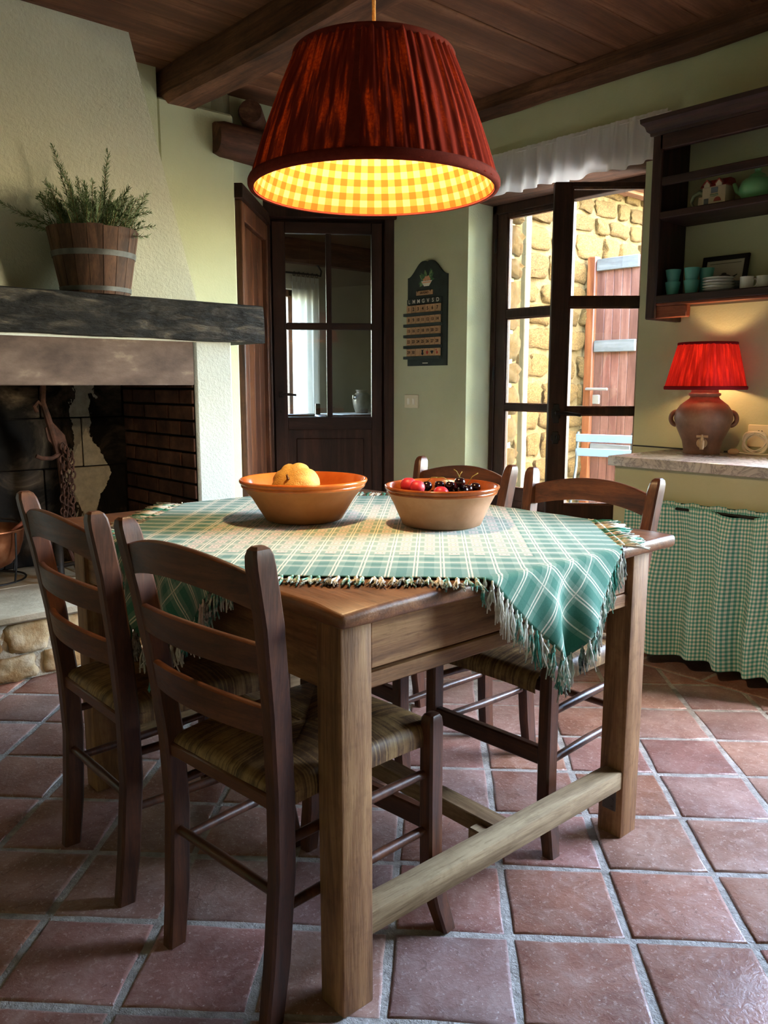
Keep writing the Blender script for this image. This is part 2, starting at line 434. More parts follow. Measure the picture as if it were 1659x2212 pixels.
# wall of the small lobby between back wall and inner door, and above the door
A = Vector((WRX - .03, YW + .05, 0)); mb = MB()
n1 = (DL - A).normalized(); side = Vector((-n1.y, n1.x, 0))
dl2 = DL + (DL - A).normalized() * .35
def vwall(mb, a, b, n, th, z0, z1): mb.prism([(a.x, a.y, z0), (b.x, b.y, z0), (b.x + n.x * th, b.y + n.y * th, z0), (a.x + n.x * th, a.y + n.y * th, z0)], (0, 0, z1 - z0))
vwall(mb, A, dl2, side, .2, 2.22, ZC + .1)
ZD = 2.245
vwall(mb, DL - DD * .06, CRN + DD * .3, DN, .16, ZD + .14, ZC + .1)
struct(mb.build('wall_lobby', MAT['sage'], smooth=0))
mb = MB(); mb.box((-3.4, -2.6, 0), (-3.2, YW + .2, ZC + .1)); struct(mb.build('wall_left', MAT['sage'], smooth=0))
mb = MB(); mb.box((-3.4, -2.8, 0), (XW + TH, -2.6, ZC + .1)); struct(mb.build('wall_front', MAT['sage'], smooth=0))

# ---------------- ceiling: boards across the beams
ceil = sroot('ceiling', (0, 0, ZC))
MB().box((-3.4, -2.8, .03), (XW + TH, YW + .3, .16)).build('ceiling_deck', MAT['plank'], ceil, smooth=0)
yy = -2.6; prn = random.Random(5)
pk = []
for q in range(5):
    pk.append(MB().box((-3.3, 0, 0), (XW + .05, .212, .028), .003).mesh('plank', MAT['plank'], 0.5))
while yy < YW + .1:
    place('plank', prn.choice(pk), ceil, loc=(prn.uniform(-.05, .05), yy, prn.uniform(-.002, .003))); yy += .215
# beams
def beam(name, lo, hi, m, amp=.006, seed=0):
    mb = MB(); lo = Vector(lo); hi = Vector(hi); n = 36; rings = []
    for i in range(n + 1):
        y_ = lo.y + (hi.y - lo.y) * i / n; r = []
        for (x_, z_) in ((lo.x, lo.z + .03), (lo.x + .03, lo.z), (hi.x - .045, lo.z), (hi.x, lo.z + .04), (hi.x, hi.z), (lo.x, hi.z)):
            o = mnoise.noise(Vector((x_ * 5 + seed, y_ * 2.2, z_ * 5))) * amp * 2; o2 = mnoise.noise(Vector((x_ * 5, y_ * 2.2 + 9 + seed, z_ * 5))) * amp * 2
            r.append(mb.v((x_ + o, y_, z_ + (o2 if z_ < hi.z - .01 else 0))))
        rings.append(r)
    for a, b in zip(rings[:-1], rings[1:]):
        for i in range(6): mb.face([a[i], a[(i + 1) % 6], b[(i + 1) % 6], b[i]])
    mb.face(rings[0]); mb.face(rings[-1])
    return struct(mb.build(name, m, smooth=0.5))
bx0 = pz(335, 158, ZC).x
beam('trim_2', (bx0, -2.6, ZC - .155), (bx0 + .215, YW + .09, ZC), MAT['beam'], .008)['label'] = 'dark wooden ceiling beam over the table'
beam('trim_3', (XW - .135, -2.6, ZC - .095), (XW, RY1 + 1.2, ZC), MAT['beam'], .010, 4)['label'] = 'dark wooden beam along the wall above the glazed doors'
# lintel log and log end over the lobby
lg0 = py(492, 312, YW - .05); mb = MB()
lr = .088; lz = py(540, 314, YW - .02).z
pts = [Vector((lg0.x - .06, YW - .02, lz)), Vector((lg0.x - .02, YW - .02, lz)), Vector((lg0.x + .25, YW, lz - .004)), Vector((lg0.x + .7, YW + .01, lz + .006)), Vector((XW + .05, YW + .02, lz))]
mb.tube(pts, [lr * .86, lr, lr * 1.03, lr, lr], 18)
for vtx in mb.bm.verts: vtx.co += mnoise.noise_vector(vtx.co * 7) * .006
struct(mb.build('trim_4', MAT['beamx'], smooth=1.0), 'round log laid across the lobby opening')
e0 = py(541, 243, YW - .03); mb = MB()
mb.tube([e0 + Vector((-.012, -.02, 0)), e0 + Vector((0, 0, 0)), e0 + Vector((.5, .62, 0))], [.060, .066, .066], 18)
for vtx in mb.bm.verts: vtx.co += mnoise.noise_vector(vtx.co * 9) * .004
struct(mb.build('trim_5', MAT['beamx'], smooth=1.0), 'sawn end of a small round roof log above the lintel log')
mb = MB(); mb.box((lg0.x + .01, YW + .12, lz + .05), (XW, YW + .2, ZC + .05)); struct(mb.build('wall_log_gap', MAT['sage'], smooth=0))
# ================================================================== DOORS
def t_glass():
    t = T('window_glass'); t.t.nodes.remove(t.b)
    tr = t.n('ShaderNodeBsdfTransparent', Color=(0.84, 0.86, 0.85, 1)); gl = t.n('ShaderNodeBsdfGlossy', Color=(1, 1, 1, 1), Roughness=0.01)
    fr = t.n('ShaderNodeFresnel', IOR=1.5); mx = t.n('ShaderNodeMixShader')
    t.set(mx, '0', fr.outputs[0]); t.t.links.new(tr.outputs[0], mx.inputs[1]); t.t.links.new(gl.outputs[0], mx.inputs[2])
    t.t.links.new(mx.outputs[0], t.out.inputs[0]); return t.m
MAT['glass'] = t_glass()
# ---- inner glazed door (looks into the next room)
d1 = sroot('door_1', DL, da)
def dl(u, v):
    p = pl(u, v, CRN, DN); q = p - DL; return q.dot(DD), p.z
WD = (CRN - DL).dot(DD)
xl, zt = dl(615, 503); xr, zb = dl(803, 900); xm, zm = dl(711, 705)
x0, _ = dl(588, 600); x1, _ = dl(826, 600)
mb = MB()   # casing
mb.box((-.07, -.05, 0), (x0 - .008, .09, ZD), .006); mb.box((x1 + .008, -.03, 0), (WD + .08, .09, ZD), .006)
mb.box((-.07, -.05, ZD - .035), (WD + .08, .09, ZD + .15), .006)
mb.box((-.02, .042, 0), (x0 + .02, .07, ZD), .003); mb.box((x1 - .02, .042, 0), (WD + .02, .07, ZD), .003); mb.box((-.02, .042, ZD - .075), (WD + .02, .07, ZD), .003)
mb.build('frame', MAT['doorz'], d1)
mb = MB()
mb.box((x0, 0, .01), (xl, .04, ZD - .05), .004); mb.box((xr, 0, .01), (x1, .04, ZD - .05), .004)
mb.build('stile', MAT['doorz'], d1)
for a, b in ((zt, ZD - .05), (zm - .022, zm + .022), (zb - .085, zb), (.01, .22)):
    MB().box((xl, 0, a), (xr, .04, b), .004).build('rail', MAT['doorx'], d1)
MB().box((xm - .018, .002, zb), (xm + .018, .038, zt), .004).build('muntin', MAT['doorz'], d1)
for a, b in ((xl, xm - .017), (xm + .017, xr)):
    for c, d in ((zb, zm - .02), (zm + .02, zt)):
        MB().box((a, .018, c), (b, .022, d)).build('pane', MAT['glass'], d1, smooth=0)
pn = MB().box((xl - .005, .012, .21), (xr + .005, .028, zb - .08), .002)
pn.box((xl + .05, .006, .27), (xr - .05, .03, zb - .14), .008); pn.build('panel', MAT['doorz'], d1)
hx, hz = dl(607, 852)
mb = MB(); mb.tube([(hx, 0, hz), (hx, -.045, hz)], .008, 8); mb.tube([(hx - .01, -.045, hz), (hx + .03, -.048, hz + .002), (hx + .10, -.047, hz - .004)], [.009, .009, .007], 8)
mb.box((hx - .014, -.004, hz - .02), (hx + .014, .002, hz + .02), .003); mb.tube([(hx, .002, hz - .11), (hx, -.004, hz - .11)], .011, 10)
mb.build('handle', MAT['iron'], d1)
# ---- timber lining on the left of the lobby (boards of a second, closed door seen edge-on)
A2 = Vector((py(521, 700, YW + .02).x, YW + .02, 0)); lining = sroot('door_3', A2, math.atan2(DL.y - A2.y, DL.x - A2.x))
LW = (DL - A2).length
mb = MB(); mb.box((0, -.02, 0), (.07, .06, 2.16), .006); mb.box((LW - .09, -.02, 0), (LW, .06, 2.16), .006); mb.box((.07, -.02, 2.06), (LW - .09, .06, 2.16), .005)
mb.build('frame', MAT['jamb'], lining)
for k in range(4):
    w_ = (LW - .16) / 4; MB().box((.07 + k * w_ + .002, .008, 0), (.07 + (k + 1) * w_ - .002, .03, 2.06), .004).build('board', MAT['jamb'], lining)
mb = MB(); mb.box((-.03, -.03, 2.16), (LW + .0, .12, 2.24), .006, jit=.004); mb.build('lintel', MAT['doorx'], lining)
# ---- glazed double door to the terrace
d2 = sroot('door_2', (XF, (RY0 + RY1) / 2, 0), 0)
fy1 = RY1 - .004; fy0 = RY0 + .004
def wbx(name, lo, hi, m, par, bev=.004): return MB().box(lo, hi, bev).build(name, m, par, world=True)
FZ = LZ + .0
mb = MB(); mb.box((XF - .01, fy1 - .035, 0), (XF + .06, fy1, FZ), .004); mb.box((XF - .01, fy0, 0), (XF + .06, fy0 + .035, FZ), .004); mb.box((XF - .01, fy0, FZ - .05), (XF + .06, fy1, FZ), .004)
mb.box((XF - .02, fy0, 0), (XF + .08, fy1, .025), .004)
mb.build('frame', MAT['doorz'], d2, world=True)
LWD = (fy1 - fy0 - .07) / 2
ZR = [0.02, 0.545, 1.02, 1.055, 1.565, 1.612, 2.145, FZ - .055]   # rails of a leaf: z of glass edges
def leaf(width, gap=.09):
    """leaf in local coordinates: x from hinge to free edge, y thickness; returns the mesh and pane list"""
    mb = MB(); t0, t1 = -.022, .022
    mb.box((0, t0, .015), (gap * .85, t1, FZ - .052), .004); mb.box((width - gap, t0, .015), (width, t1, FZ - .052), .004)
    for a, b in ((.015, .15), (.47, ZR[1]), (ZR[2], ZR[3]), (ZR[4], ZR[5]), (ZR[6], FZ - .052)):
        mb.box((gap * .85 - .002, t0 + .001, a), (width - gap + .002, t1 - .001, b), .003)
    mb.box((gap * .85 - .002, -.008, .14), (width - gap + .002, .008, .48)); mb.box((gap + .03, -.014, .19), (width - gap - .04, .014, .43), .006)
    return mb
def leaf_panes(par, width, gap=.09):
    for a, b in ((ZR[1], ZR[2]), (ZR[3], ZR[4]), (ZR[5], ZR[6])):
        MB().box((gap * .85, -.002, a), (width - gap, .002, b)).build('pane', MAT['glass'], par, smooth=0)
        mbb = MB()
        for q0, q1 in (((gap * .85, -.012, a), (gap * .85 + .008, .012, b)), ((width - gap - .008, -.012, a), (width - gap, .012, b)), ((gap * .85, -.012, a), (width - gap, .012, a + .008)), ((gap * .85, -.012, b - .008), (width - gap, .012, b))): mbb.box(q0, q1)
        mbb.build('glazing_bead', MAT['jamb'], par, smooth=0)
ll = leaf(LWD).build('leaf', MAT['doorz'], d2); ll.location = Vector((XF + .02, fy1 - .035, 0)) - d2.location; ll.rotation_euler = (0, 0, -PI / 2)
leaf_panes(ll, LWD)
HG = Vector((XF + .0, fy0 + .036, 0))
rl = leaf(LWD).build('leaf', MAT['doorz'], d2); rl.location = HG - d2.location
LA = math.atan2(0.6626, -0.749) - math.radians(1.0); rl.rotation_euler = (0, 0, LA)
leaf_panes(rl, LWD)
mb = MB()                                   # lever handle with plate on the open leaf (room side = +y local after turning)
xh = LWD - .04; s_ = 1
for zc_, r_ in ((1.025, .05), (.90, .032)):
    mb.box((xh - .016, s_ * .020, zc_ - r_), (xh + .016, s_ * .027, zc_ + r_), .003)
    mb.box((xh - .024, s_ * .020, zc_ - r_ * .5), (xh + .024, s_ * .026, zc_ + r_ * .5), .003)
mb.tube([(xh, s_ * .02, 1.03), (xh, s_ * .06, 1.03)], .009, 8); mb.tube([(xh + .01, s_ * .06, 1.03), (xh - .05, s_ * .062, 1.028), (xh - .12, s_ * .06, 1.018)], [.010, .009, .008], 8)
mb.tube([(xh, s_ * .02, .905), (xh, s_ * .045, .905)], .005, 6); mb.box((xh - .002, s_ * .04, .893), (xh + .002, s_ * .066, .917), .001)
mb.build('handle', MAT['black'], rl)
for zc_ in (.4, 1.2, 1.95):
    mb = MB(); mb.tube([(XF - .012, fy1 - .03, zc_), (XF - .012, fy1 - .03, zc_ + .08)], .007, 8); mb.build('hinge', MAT['black'], d2, world=True)

# ================================================================== FIREPLACE
YM, YP, YH = 3.33, 3.365, 3.66
OPR = py(427, 950, YP).x; PRR = py(507, 950, YP).x; ZLB = 1.172; ZMB = py(285, 727, YM).z; ZMT = py(285, 637, YM).z
fp = thing('fireplace', 'wide plastered kitchen fireplace with charred mantel beam and raised stone hearth', 'fireplace', (1.0, YP, 0))
hb = py(430, 655, YH); ht = pz(275, 55, ZC); mb = MB()
mb.prism([(-.3, YH, ZMT - .01), (hb.x, YH, ZMT - .01), (py(275, 55, YH).x, YH, ZC + .02), (-.05, YH, ZC + .02)], (0, YW - YH + .08, 0))
mb.build('hood', MAT['stucco'], fp, world=True, smooth=0)
MB().box((OPR, YP, 0), (PRR, YW + .1, ZMB + .01), .012).build('pier', MAT['white_stucco'], fp, world=True)
MB().box((-.3, YP, 0), (-.05, YW + .1, ZMB + .01), .012).build('pier', MAT['white_stucco'], fp, world=True)
MB().box((-.05, YP + .004, ZLB), (OPR - .003, YP + .14, ZMB - .006), .004).build('lintel', MAT['lintel'], fp, world=True)
MB().box((-.05, YP + .001, ZMB - .010), (OPR + .02, YP + .05, ZMB + .002), .002, jit=.0015).build('plaster_joint', MAT['white_stucco'], fp, world=True)
# mantel beam, rough-hewn
mxr = py(571, 700, YM).x; mb = MB(); n = 60; rings = []
for i in range(n + 1):
    x_ = -.4 + (mxr + .4) * i / n; r = []
    end = .006 if i in (0, n) else 0
    for (y_, z_) in ((YM, ZMB), (YM, (ZMB * 2 + ZMT) / 3), (YM, (ZMB + 2 * ZMT) / 3), (YM + .004, ZMT - .006), (YM + .02, ZMT), (YM + .36, ZMT), (YM + .36, ZMB), (YM + .02, ZMB - .002)):
        nn = mnoise.noise_vector(Vector((x_ * 5, y_ * 9, z_ * 9))) * .006 + mnoise.noise_vector(Vector((x_ * 22, y_ * 22, z_ * 22))) * .0025
        fl = .0 if y_ > YM + .1 else 1
        slope = -.006 * (x_ - 1.2)
        r.append(mb.v((x_ + (nn.x if end else 0), y_ + nn.y * fl, z_ + nn.z * (.4 if z_ >= ZMT - .001 else .8) * fl + slope)))
    rings.append(r)
for a, b in zip(rings[:-1], rings[1:]):
    for i in range(8): mb.face([a[i], a[(i + 1) % 8], b[(i + 1) % 8], b[i]])
mb.face(rings[0]); mb.face(rings[-1])
mb.build('mantel', MAT['mantel'], fp, world=True, smooth=0.45)
# firebox
def t_soot():
    t = T('sooty_slab'); v = t.coord('Object'); big = t.noise(v, 3.2, 6, 0.65, 0.8); fine = t.noise(v, 26, 4, 0.7)
    sx = t.n('ShaderNodeSeparateXYZ', Vector=v)
    X, Z = sx.outputs[0], sx.outputs[2]
    c = t.ramp(big, [(0.36, '080707'), (0.49, '1a1613'), (0.6, '43382f'), (0.74, '7d6e5b')])
    d1_ = t.math('ABSOLUTE', t.math('SUBTRACT', X, t.math('ADD', 1.60, t.math('MULTIPLY', t.math('SUBTRACT', big, .5), .5))))
    up = t.math('LESS_THAN', d1_, t.math('ADD', .035, t.math('MULTIPLY', fine, .03)))
    low = t.math('LESS_THAN', t.math('ADD', t.math('ABSOLUTE', t.math('SUBTRACT', X, 1.62)), t.math('MULTIPLY', t.math('ABSOLUTE', t.math('SUBTRACT', Z, .72)), .55)), t.math('ADD', .05, t.math('MULTIPLY', big, .16)))
    ash = t.math('MULTIPLY', t.math('MAXIMUM', t.math('MULTIPLY', up, .6), low), t.math('ADD', .35, t.math('MULTIPLY', fine, .9)))
    c = t.mix(t.math('MINIMUM', ash, .95), c, lin('d4cab8'))
    nn = t.bump(t.math('ADD', big, fine), .5, .008)
    return t.fin(c, .9, .15, 0, nn)
MAT['soot'] = t_soot()
MAT['soot_and_shade'] = m_noise('soot', [(0.3, '070606'), (0.7, '1c1815')], 5, .95, .1, .5, 30, .006)  # real soot in the firebox; painted shade inside counter and drawer
MAT['brick'] = m_noise('firebrick', [(0.3, '2b1c17'), (0.55, '4f3327'), (0.75, '69483a')], 9, .85, .2, .5, 60, .003, rnd=.5)
YB = 4.12
mb = MB(); mb.box((-.1, YB + .012, .2), (OPR + .1, YB + .1, 1.5)); mb.box((-.1, YP + .14, 1.46), (OPR + .1, YB + .1, 1.52)); mb.box((OPR - .003, YP + .012, .2), (OPR + .05, YB + .05, 1.5)); mb.box((-.1, YP + .02, .2), (-.06, YB + .05, 1.5))  # level cap over the open throat is added to keep the firebox dark
mb.box((-.05, YP + .138, 1.172), (OPR, YP + .15, 1.5))
mb.build('lining_and_dark_cap', MAT['soot_and_shade'], fp, world=True, smooth=0)
zz = .28
for r_, hgt in enumerate((.22, .26, .25, .27, .3)):
    xx = -.08 + (r_ % 2) * -.2
    while xx < OPR:
        w_ = .42
        a, b = max(xx, -.09), min(xx + w_, OPR + .01)
        if b - a > .03: MB().box((a + .003, YB, zz + .003), (b - .003, YB + .03, zz + hgt - .003), .004).build('slab', MAT['soot'], fp, world=True)
        xx += w_
    zz += hgt
zz = .28; k = 0; br = random.Random(2)
while zz < 1.2:
    yy = YP + .012 + (-.12 if k % 2 else 0)
    while yy < YB:
        a, b = max(yy, YP + .012), min(yy + .245, YB)
        if b - a > .03: MB().box((OPR - .012 - br.uniform(0, .003), a + .004, zz + .004), (OPR + .02, b - .004, zz + .066), .003).build('brick', MAT['brick'], fp, world=True)
        yy += .25
    zz += .073; k += 1
# hearth: cap slabs and rubble front
MAT['hstone'] = m_noise('hearth_stone', [(0.28, '6d5033'), (0.45, '94754e'), (0.6, 'ab9674'), (0.75, 'bdb198')], 9, .9, .15, 1.0, 30, .008, rnd=.35)
MAT['hslab'] = m_noise('hearth_slab', [(0.3, '8d8470'), (0.55, 'a89d87'), (0.75, 'bfb6a2')], 4, .85, .2, .6, 45, .006, (1, 1.6, 1))
MAT['mortar'] = m_noise('lime_mortar', [(0.3, '9d9482'), (0.7, 'c2bba9')], 14, .95, .1, 1.0, 60, .01)
ZHH = .285
MB().box((-.3, YP - .05, 0), (PRR + .02, YB + .05, ZHH - .03)).build('hearth_core', MAT['mortar'], fp, world=True, smooth=0)
xs = [-.3, .35, .86, 1.32, 1.78, PRR + .03]
for a, b in zip(xs[:-1], xs[1:]):
    MB().box((a + .004, YP - .105, ZHH - .035), (b - .004, YP + .36, ZHH), .008, jit=.004, seg=2).build('hearth_slab', MAT['hslab'], fp, world=True)
    MB().box((a + .104, YP + .365, ZHH - .035), (b + .1, YB, ZHH - .002), .006, jit=.003).build('hearth_slab', MAT['hslab'], fp, world=True)
def rock(name, c, s, m, par, seed, n=9, amp=.18, squ=.55):
    """rounded rubble stone filling a box of half-size s"""
    mb = MB(); t = bmesh.new(); bmesh.ops.create_icosphere(t, subdivisions=3, radius=1.0)
    for q in t.verts:
        p = q.co / max(abs(q.co.x), abs(q.co.y), abs(q.co.z)); p = p.lerp(q.co * 1.15, .25); p += mnoise.noise_vector(q.co * 2.2 + Vector((0, seed * 2.1, 0))) * .18 + mnoise.noise_vector(q.co * 6 + Vector((seed, 0, 0))) * .07
        p *= 1 + amp * mnoise.noise(q.co * 1.3 + Vector((seed * 3.7, seed, 0))) + amp * .35 * mnoise.noise(q.co * 4 + Vector((seed, 0, seed)))
        q.co = Vector((p.x * s[0], p.y * s[1], p.z * s[2])) + Vector(c)
    mb.merge(t); return mb.build(name, m, par, world=True, smooth=1.2)
sr = random.Random(11); seed = 0
for z0, z1, wmin, wmax in ((.005, .105, .12, .26), (.112, .245, .16, .34)):
    xx = .2
    while xx < PRR:
        w_ = sr.uniform(wmin, wmax); seed += 1
        rock('hearth_stone', (xx + w_ / 2, YP - .045, (z0 + z1) / 2), (w_ / 2 * .93, .032, (z1 - z0) / 2 * .93), MAT['hstone'], fp, seed, amp=.12)
        xx += w_ + .012
# ---- things standing in the fireplace
copper = T('beaten_copper'); v_ = copper.coord('Object'); f_ = copper.noise(v_, 9, 5, .6)
MAT['copper'] = copper.fin(copper.ramp(f_, [(0.3, '8a4f36'), (0.55, 'b9744f'), (0.75, 'd39a74')]), copper.math('ADD', copper.math('MULTIPLY', f_, .35), .18), .5, .9, copper.bump(copper.noise(v_, 40, 2, .5), .15, .003))
cp = pz(-32, 1232, .335); pot = thing('copper_pot', 'round copper cooking pot on an iron trivet in the fireplace', 'pot', (cp.x, cp.y, ZHH))
CR = .175; mb = MB(); zb_ = .05; PH = .185
prof = [(0, zb_), (.06, zb_ + .002), (.115, zb_ + .03), (.15, zb_ + .075), (.168, zb_ + .13), (CR, zb_ + PH), (CR + .006, zb_ + PH + .004), (CR + .004, zb_ + PH + .009), (CR - .004, zb_ + PH + .004), (.162, zb_ + .13), (.144, zb_ + .077), (.11, zb_ + .034), (.055, zb_ + .007), (0, zb_ + .005)]
mb.lathe(prof, 40); mb.build('bowl', MAT['copper'], pot, smooth=1.0)
hm = MB(); hp = [(-CR * math.cos(a) * .98, 0, zb_ + PH + .02 + .10 * math.sin(a)) for a in [PI * k / 14 for k in range(15)]]
hm.tube([(p[0] * .2 - p[2] * 0 + p[0] * .8, (p[2] - zb_ - PH) * .9, zb_ + PH + .01 + (p[2] - zb_ - PH) * .25) for p in hp], .006, 8); hm.build('bail_handle', MAT['iron'], pot)
trv = thing('trivet', 'black iron wire trivet carrying the copper pot', 'trivet', (cp.x, cp.y, ZHH))
mb = MB()
for rr, z_ in ((.075, .0565), (.17, .009)): mb.tube([(rr * math.cos(2 * PI * k / 24), rr * math.sin(2 * PI * k / 24), z_) for k in range(25)], .0045, 6)
mb.build('ring', MAT['black'], trv)
for k in range(4):
    a = .5 + k * PI / 2; MB().tube([(.074 * math.cos(a), .074 * math.sin(a), .0550), (.180 * math.cos(a), .180 * math.sin(a), .0550)], .004, 6).build('spoke', MAT['black'], trv)
for k in range(4):
    a = .5 + k * PI / 2; MB().tube([(.17 * math.cos(a), .17 * math.sin(a), .006), (.185 * math.cos(a), .185 * math.sin(a), .09), (.192 * math.cos(a), .192 * math.sin(a), .235)], .0045, 6).build('leg', MAT['black'], trv)
sp = MB(); sp.tube([(.997 * q_, -.081 * q_, z_) for q_, z_ in ((-.052, .074), (.06, .164), (.1715, .2505), (.204, .278))], [.015, .011, .011, .013], 10)
so = sp.build('wooden_spoon', MAT['redwood'], loc=(cp.x, cp.y, ZHH)); tag(so, 'wooden spoon handle sticking out of the copper pot', 'spoon')
# trammel with chain, leaning in the firebox
YT = 3.9
tm = thing('chimney_trammel', 'rusty iron pot hook with a bundle of chain hanging in the fireplace', 'pot hook', py(150, 1235, YT))
bar = MB(); P = lambda u, v, y_=YT: py(u, v, y_)
bar.tube([P(96, 700), P(92, 870), P(104, 905), P(128, 990), P(140, 1100), P(146, 1180), P(168, 1229)], [.012, .014, .016, .012, .011, .010, .012], 8)
bar.build('bar', MAT['rust'], tm, world=True)
hk = MB(); hk.tube([P(92, 876), P(82, 868), P(74, 878), P(80, 890)], .010, 8); hk.build('hook', MAT['rust'], tm, world=True); hk = MB(); hk.tube([P(78, 985, YT - .05), P(90, 990, YT - .05), P(112, 990, YT - .03), P(130, 980)], .010, 8); hk.build('hook', MAT['rust'], tm, world=True)
pla = MB(); pla.prism([P(98, 925), P(112, 910), P(140, 940), P(148, 970), P(128, 975), P(104, 950)], (0, .012, 0)); pla.build('ratchet_plate', MAT['rust'], tm, world=True)
cr_ = random.Random(9)
for s in range(4):
    u0 = 136 + s * 7; k = 0; v0 = 965 + s * 6
    while v0 < 1150 - s * 12:
        c = P(u0 + cr_.uniform(-2, 2), v0, YT - .02 + cr_.uniform(-.012, .012)); lm = MB(); rot = Matrix.Rotation(PI / 2 * (k % 2) + s * .5, 3, 'Z')
        lp = []
        for q in range(13):
            a = 2 * PI * q / 12; lp.append(c + rot @ Vector((.011 * math.cos(a), 0, .019 * math.sin(a))))
        lm.tube(lp, .0036, 6); lm.build('chain_link', MAT['rust'], tm, world=True)
        v0 += 14; k += 1
ad = py(127, 1205, 3.75); ad.z = ZHH
andr = thing('andiron', 'low iron fire dog standing on the hearth beside the copper pot', 'andiron', ad)
mb = MB(); mb.tube([(0, 0, 0), (0, 0, .02), (0, 0, .19), (0, 0, .2), (0, 0, .225), (0, 0, .24)], [.035, .022, .022, .03, .03, .012], 12); mb.build('upright', MAT['iron'], andr)
mb = MB(); mb.tube([(0, 0, .10), (.03, .12, .11), (.06, .30, .10), (.06, .31, .0)], .012, 8); mb.build('bar', MAT['iron'], andr)
mb = MB(); mb.tube([(0, 0, .06), (.06, -.03, .07), (.10, -.05, .04), (.115, -.055, .0)], .010, 8); mb.tube([(0, 0, .06), (-.05, -.04, .06), (-.075, -.055, .03), (-.08, -.06, .0)], .010, 8); mb.build('foot', MAT['iron'], andr)
# ================================================================== TERRACE OUTSIDE
MAT['ostone'] = m_noise('sunny_rubble_stone', [(0.28, '3a2b14'), (0.45, '553f1f'), (0.6, '6b532d'), (0.75, '806a44')], 9, .9, .15, 1.0, 28, .02, rnd=.3)
MAT['opave'] = m_noise('terrace_paving', [(0.3, '6e6759'), (0.7, '8d8676')], 3, .9, .15, .3, 40, .01)
YS = 4.36
ws = struct(MB().box((XW + TH - .02, YS + .022, -.1), (9.5, YS + .24, 4.2)).build('wall_terrace', m_noise('sunny_mortar', [(0.3, '453620'), (0.7, '5f4e32')], 14, .95, .1, 1.0, 60, .01), smooth=0))
rocks = []
for k in range(14):
    t = bmesh.new(); bmesh.ops.create_icosphere(t, subdivisions=3, radius=1.0); sd = k * 5.3
    for q in t.verts:
        p = q.co / max(abs(q.co.x), abs(q.co.y), abs(q.co.z)); p = p.lerp(q.co * 1.15, .22)
        p *= 1 + .20 * mnoise.noise(q.co * 1.2 + Vector((sd, sd * .3, 0))); p += mnoise.noise_vector(q.co * 2.6 + Vector((0, sd, 0))) * .16 + mnoise.noise_vector(q.co * 7 + Vector((sd, 0, 0))) * .06
        q.co = p
    m_ = MB(); m_.merge(t); rocks.append(m_.mesh('stone', MAT['ostone'], 1.0))
wr_ = random.Random(21); zz = -.05; ns = 0
while zz < 3.0:
    h_ = wr_.uniform(.13, .24); xx = 4.75 + wr_.uniform(-.15, 0)
    while xx < 7.6:
        w_ = wr_.uniform(.16, .42)
        hh = h_ * wr_.uniform(.85, 1.02)
        o = place('stone', wr_.choice(rocks), ws, loc=(xx + w_ / 2, YS + .045, zz + h_ / 2)); o.scale = (w_ / 2 * .93, .045 + wr_.uniform(0, .025), hh / 2 * .92); o.rotation_euler = (0, wr_.uniform(-.07, .07), 0); ns += 1
        xx += w_ + .012
    zz += h_ + .01
# rough stone edge of the doorway outside
zz = .0
while zz < 2.3:
    h_ = wr_.uniform(.10, .2); o = place('stone', wr_.choice(rocks), wr, loc=(XW + TH - .02, RY1 + .06 + wr_.uniform(-.012, .012), zz + h_ / 2)); o.scale = (.07, .085 + wr_.uniform(-.01, .02), h_ / 2 * .97); zz += h_ + .012
print('stones', ns)
terr = struct(MB().box((XW + TH, -9, -.12), (14, YS + .1, -.03)).build('floor_terrace', MAT['opave'], smooth=0))
pst = MB().box((4.40, 3.555, -.04), (4.455, 3.60, 2.6), .006).build('terrace_post', m_noise('pale_weathered_wood', [(0.3, '4d4538'), (0.7, '625949')], 5, .8, .2, .3, 50, .003, (6, 6, .6)))
tag(pst, 'pale upright post standing outside the closed glazed door leaf', 'post')
# plank shutter standing open on the terrace
MAT['shplank'] = m_wood('shutter_plank', '4a2a20', '643e32', '775245', 'z', .6, .3, .15, .6, rnd=.2)
MAT['shframe'] = m_wood('shutter_frame', '4f240f', '6f3a1c', '854e2b', 'z', .5, .35, .15, .6)
MAT['batten'] = m_wood('white_batten', '474542', '5e5c59', '706d6a', 'y', .7, .25, .2, .6)
SX = 6.25; sh = thing('plank_shutter', 'brown plank shutter with pale battens standing open against the stone wall', 'shutter', (SX, YS, 0))
MB().box((SX - .03, YS - .10, 0), (SX + .05, YS - .01, 2.27), .01).build('hinge_post', MAT['shframe'], sh, world=True)
for k in range(5):
    a = YS - .105 - k * .083; MB().box((SX, a - .081, .06), (SX + .03, a, 2.24), .004).build('plank', MAT['shplank'], sh, world=True)
MB().box((SX - .004, YS - .56, .03), (SX + .04, YS - .522, 2.25), .005).build('edge_strip', MAT['batten'], sh, world=True)
for z_ in (.55, 1.45, 2.14): MB().box((SX - .03, YS - .515, z_), (SX, YS - .11, z_ + .10), .004).build('batten', MAT['batten'], sh, world=True)
mb = MB(); mb.box((SX - .05, YS - .2, 1.0), (SX - .03, YS - .13, 1.08), .004); mb.tube([(SX - .05, YS - .28, 1.13), (SX - .05, YS - .06, 1.13)], .012, 6); mb.build('latch', m_plain('zinc', 'a9a9a6', .4, .5, .8), sh, world=True)
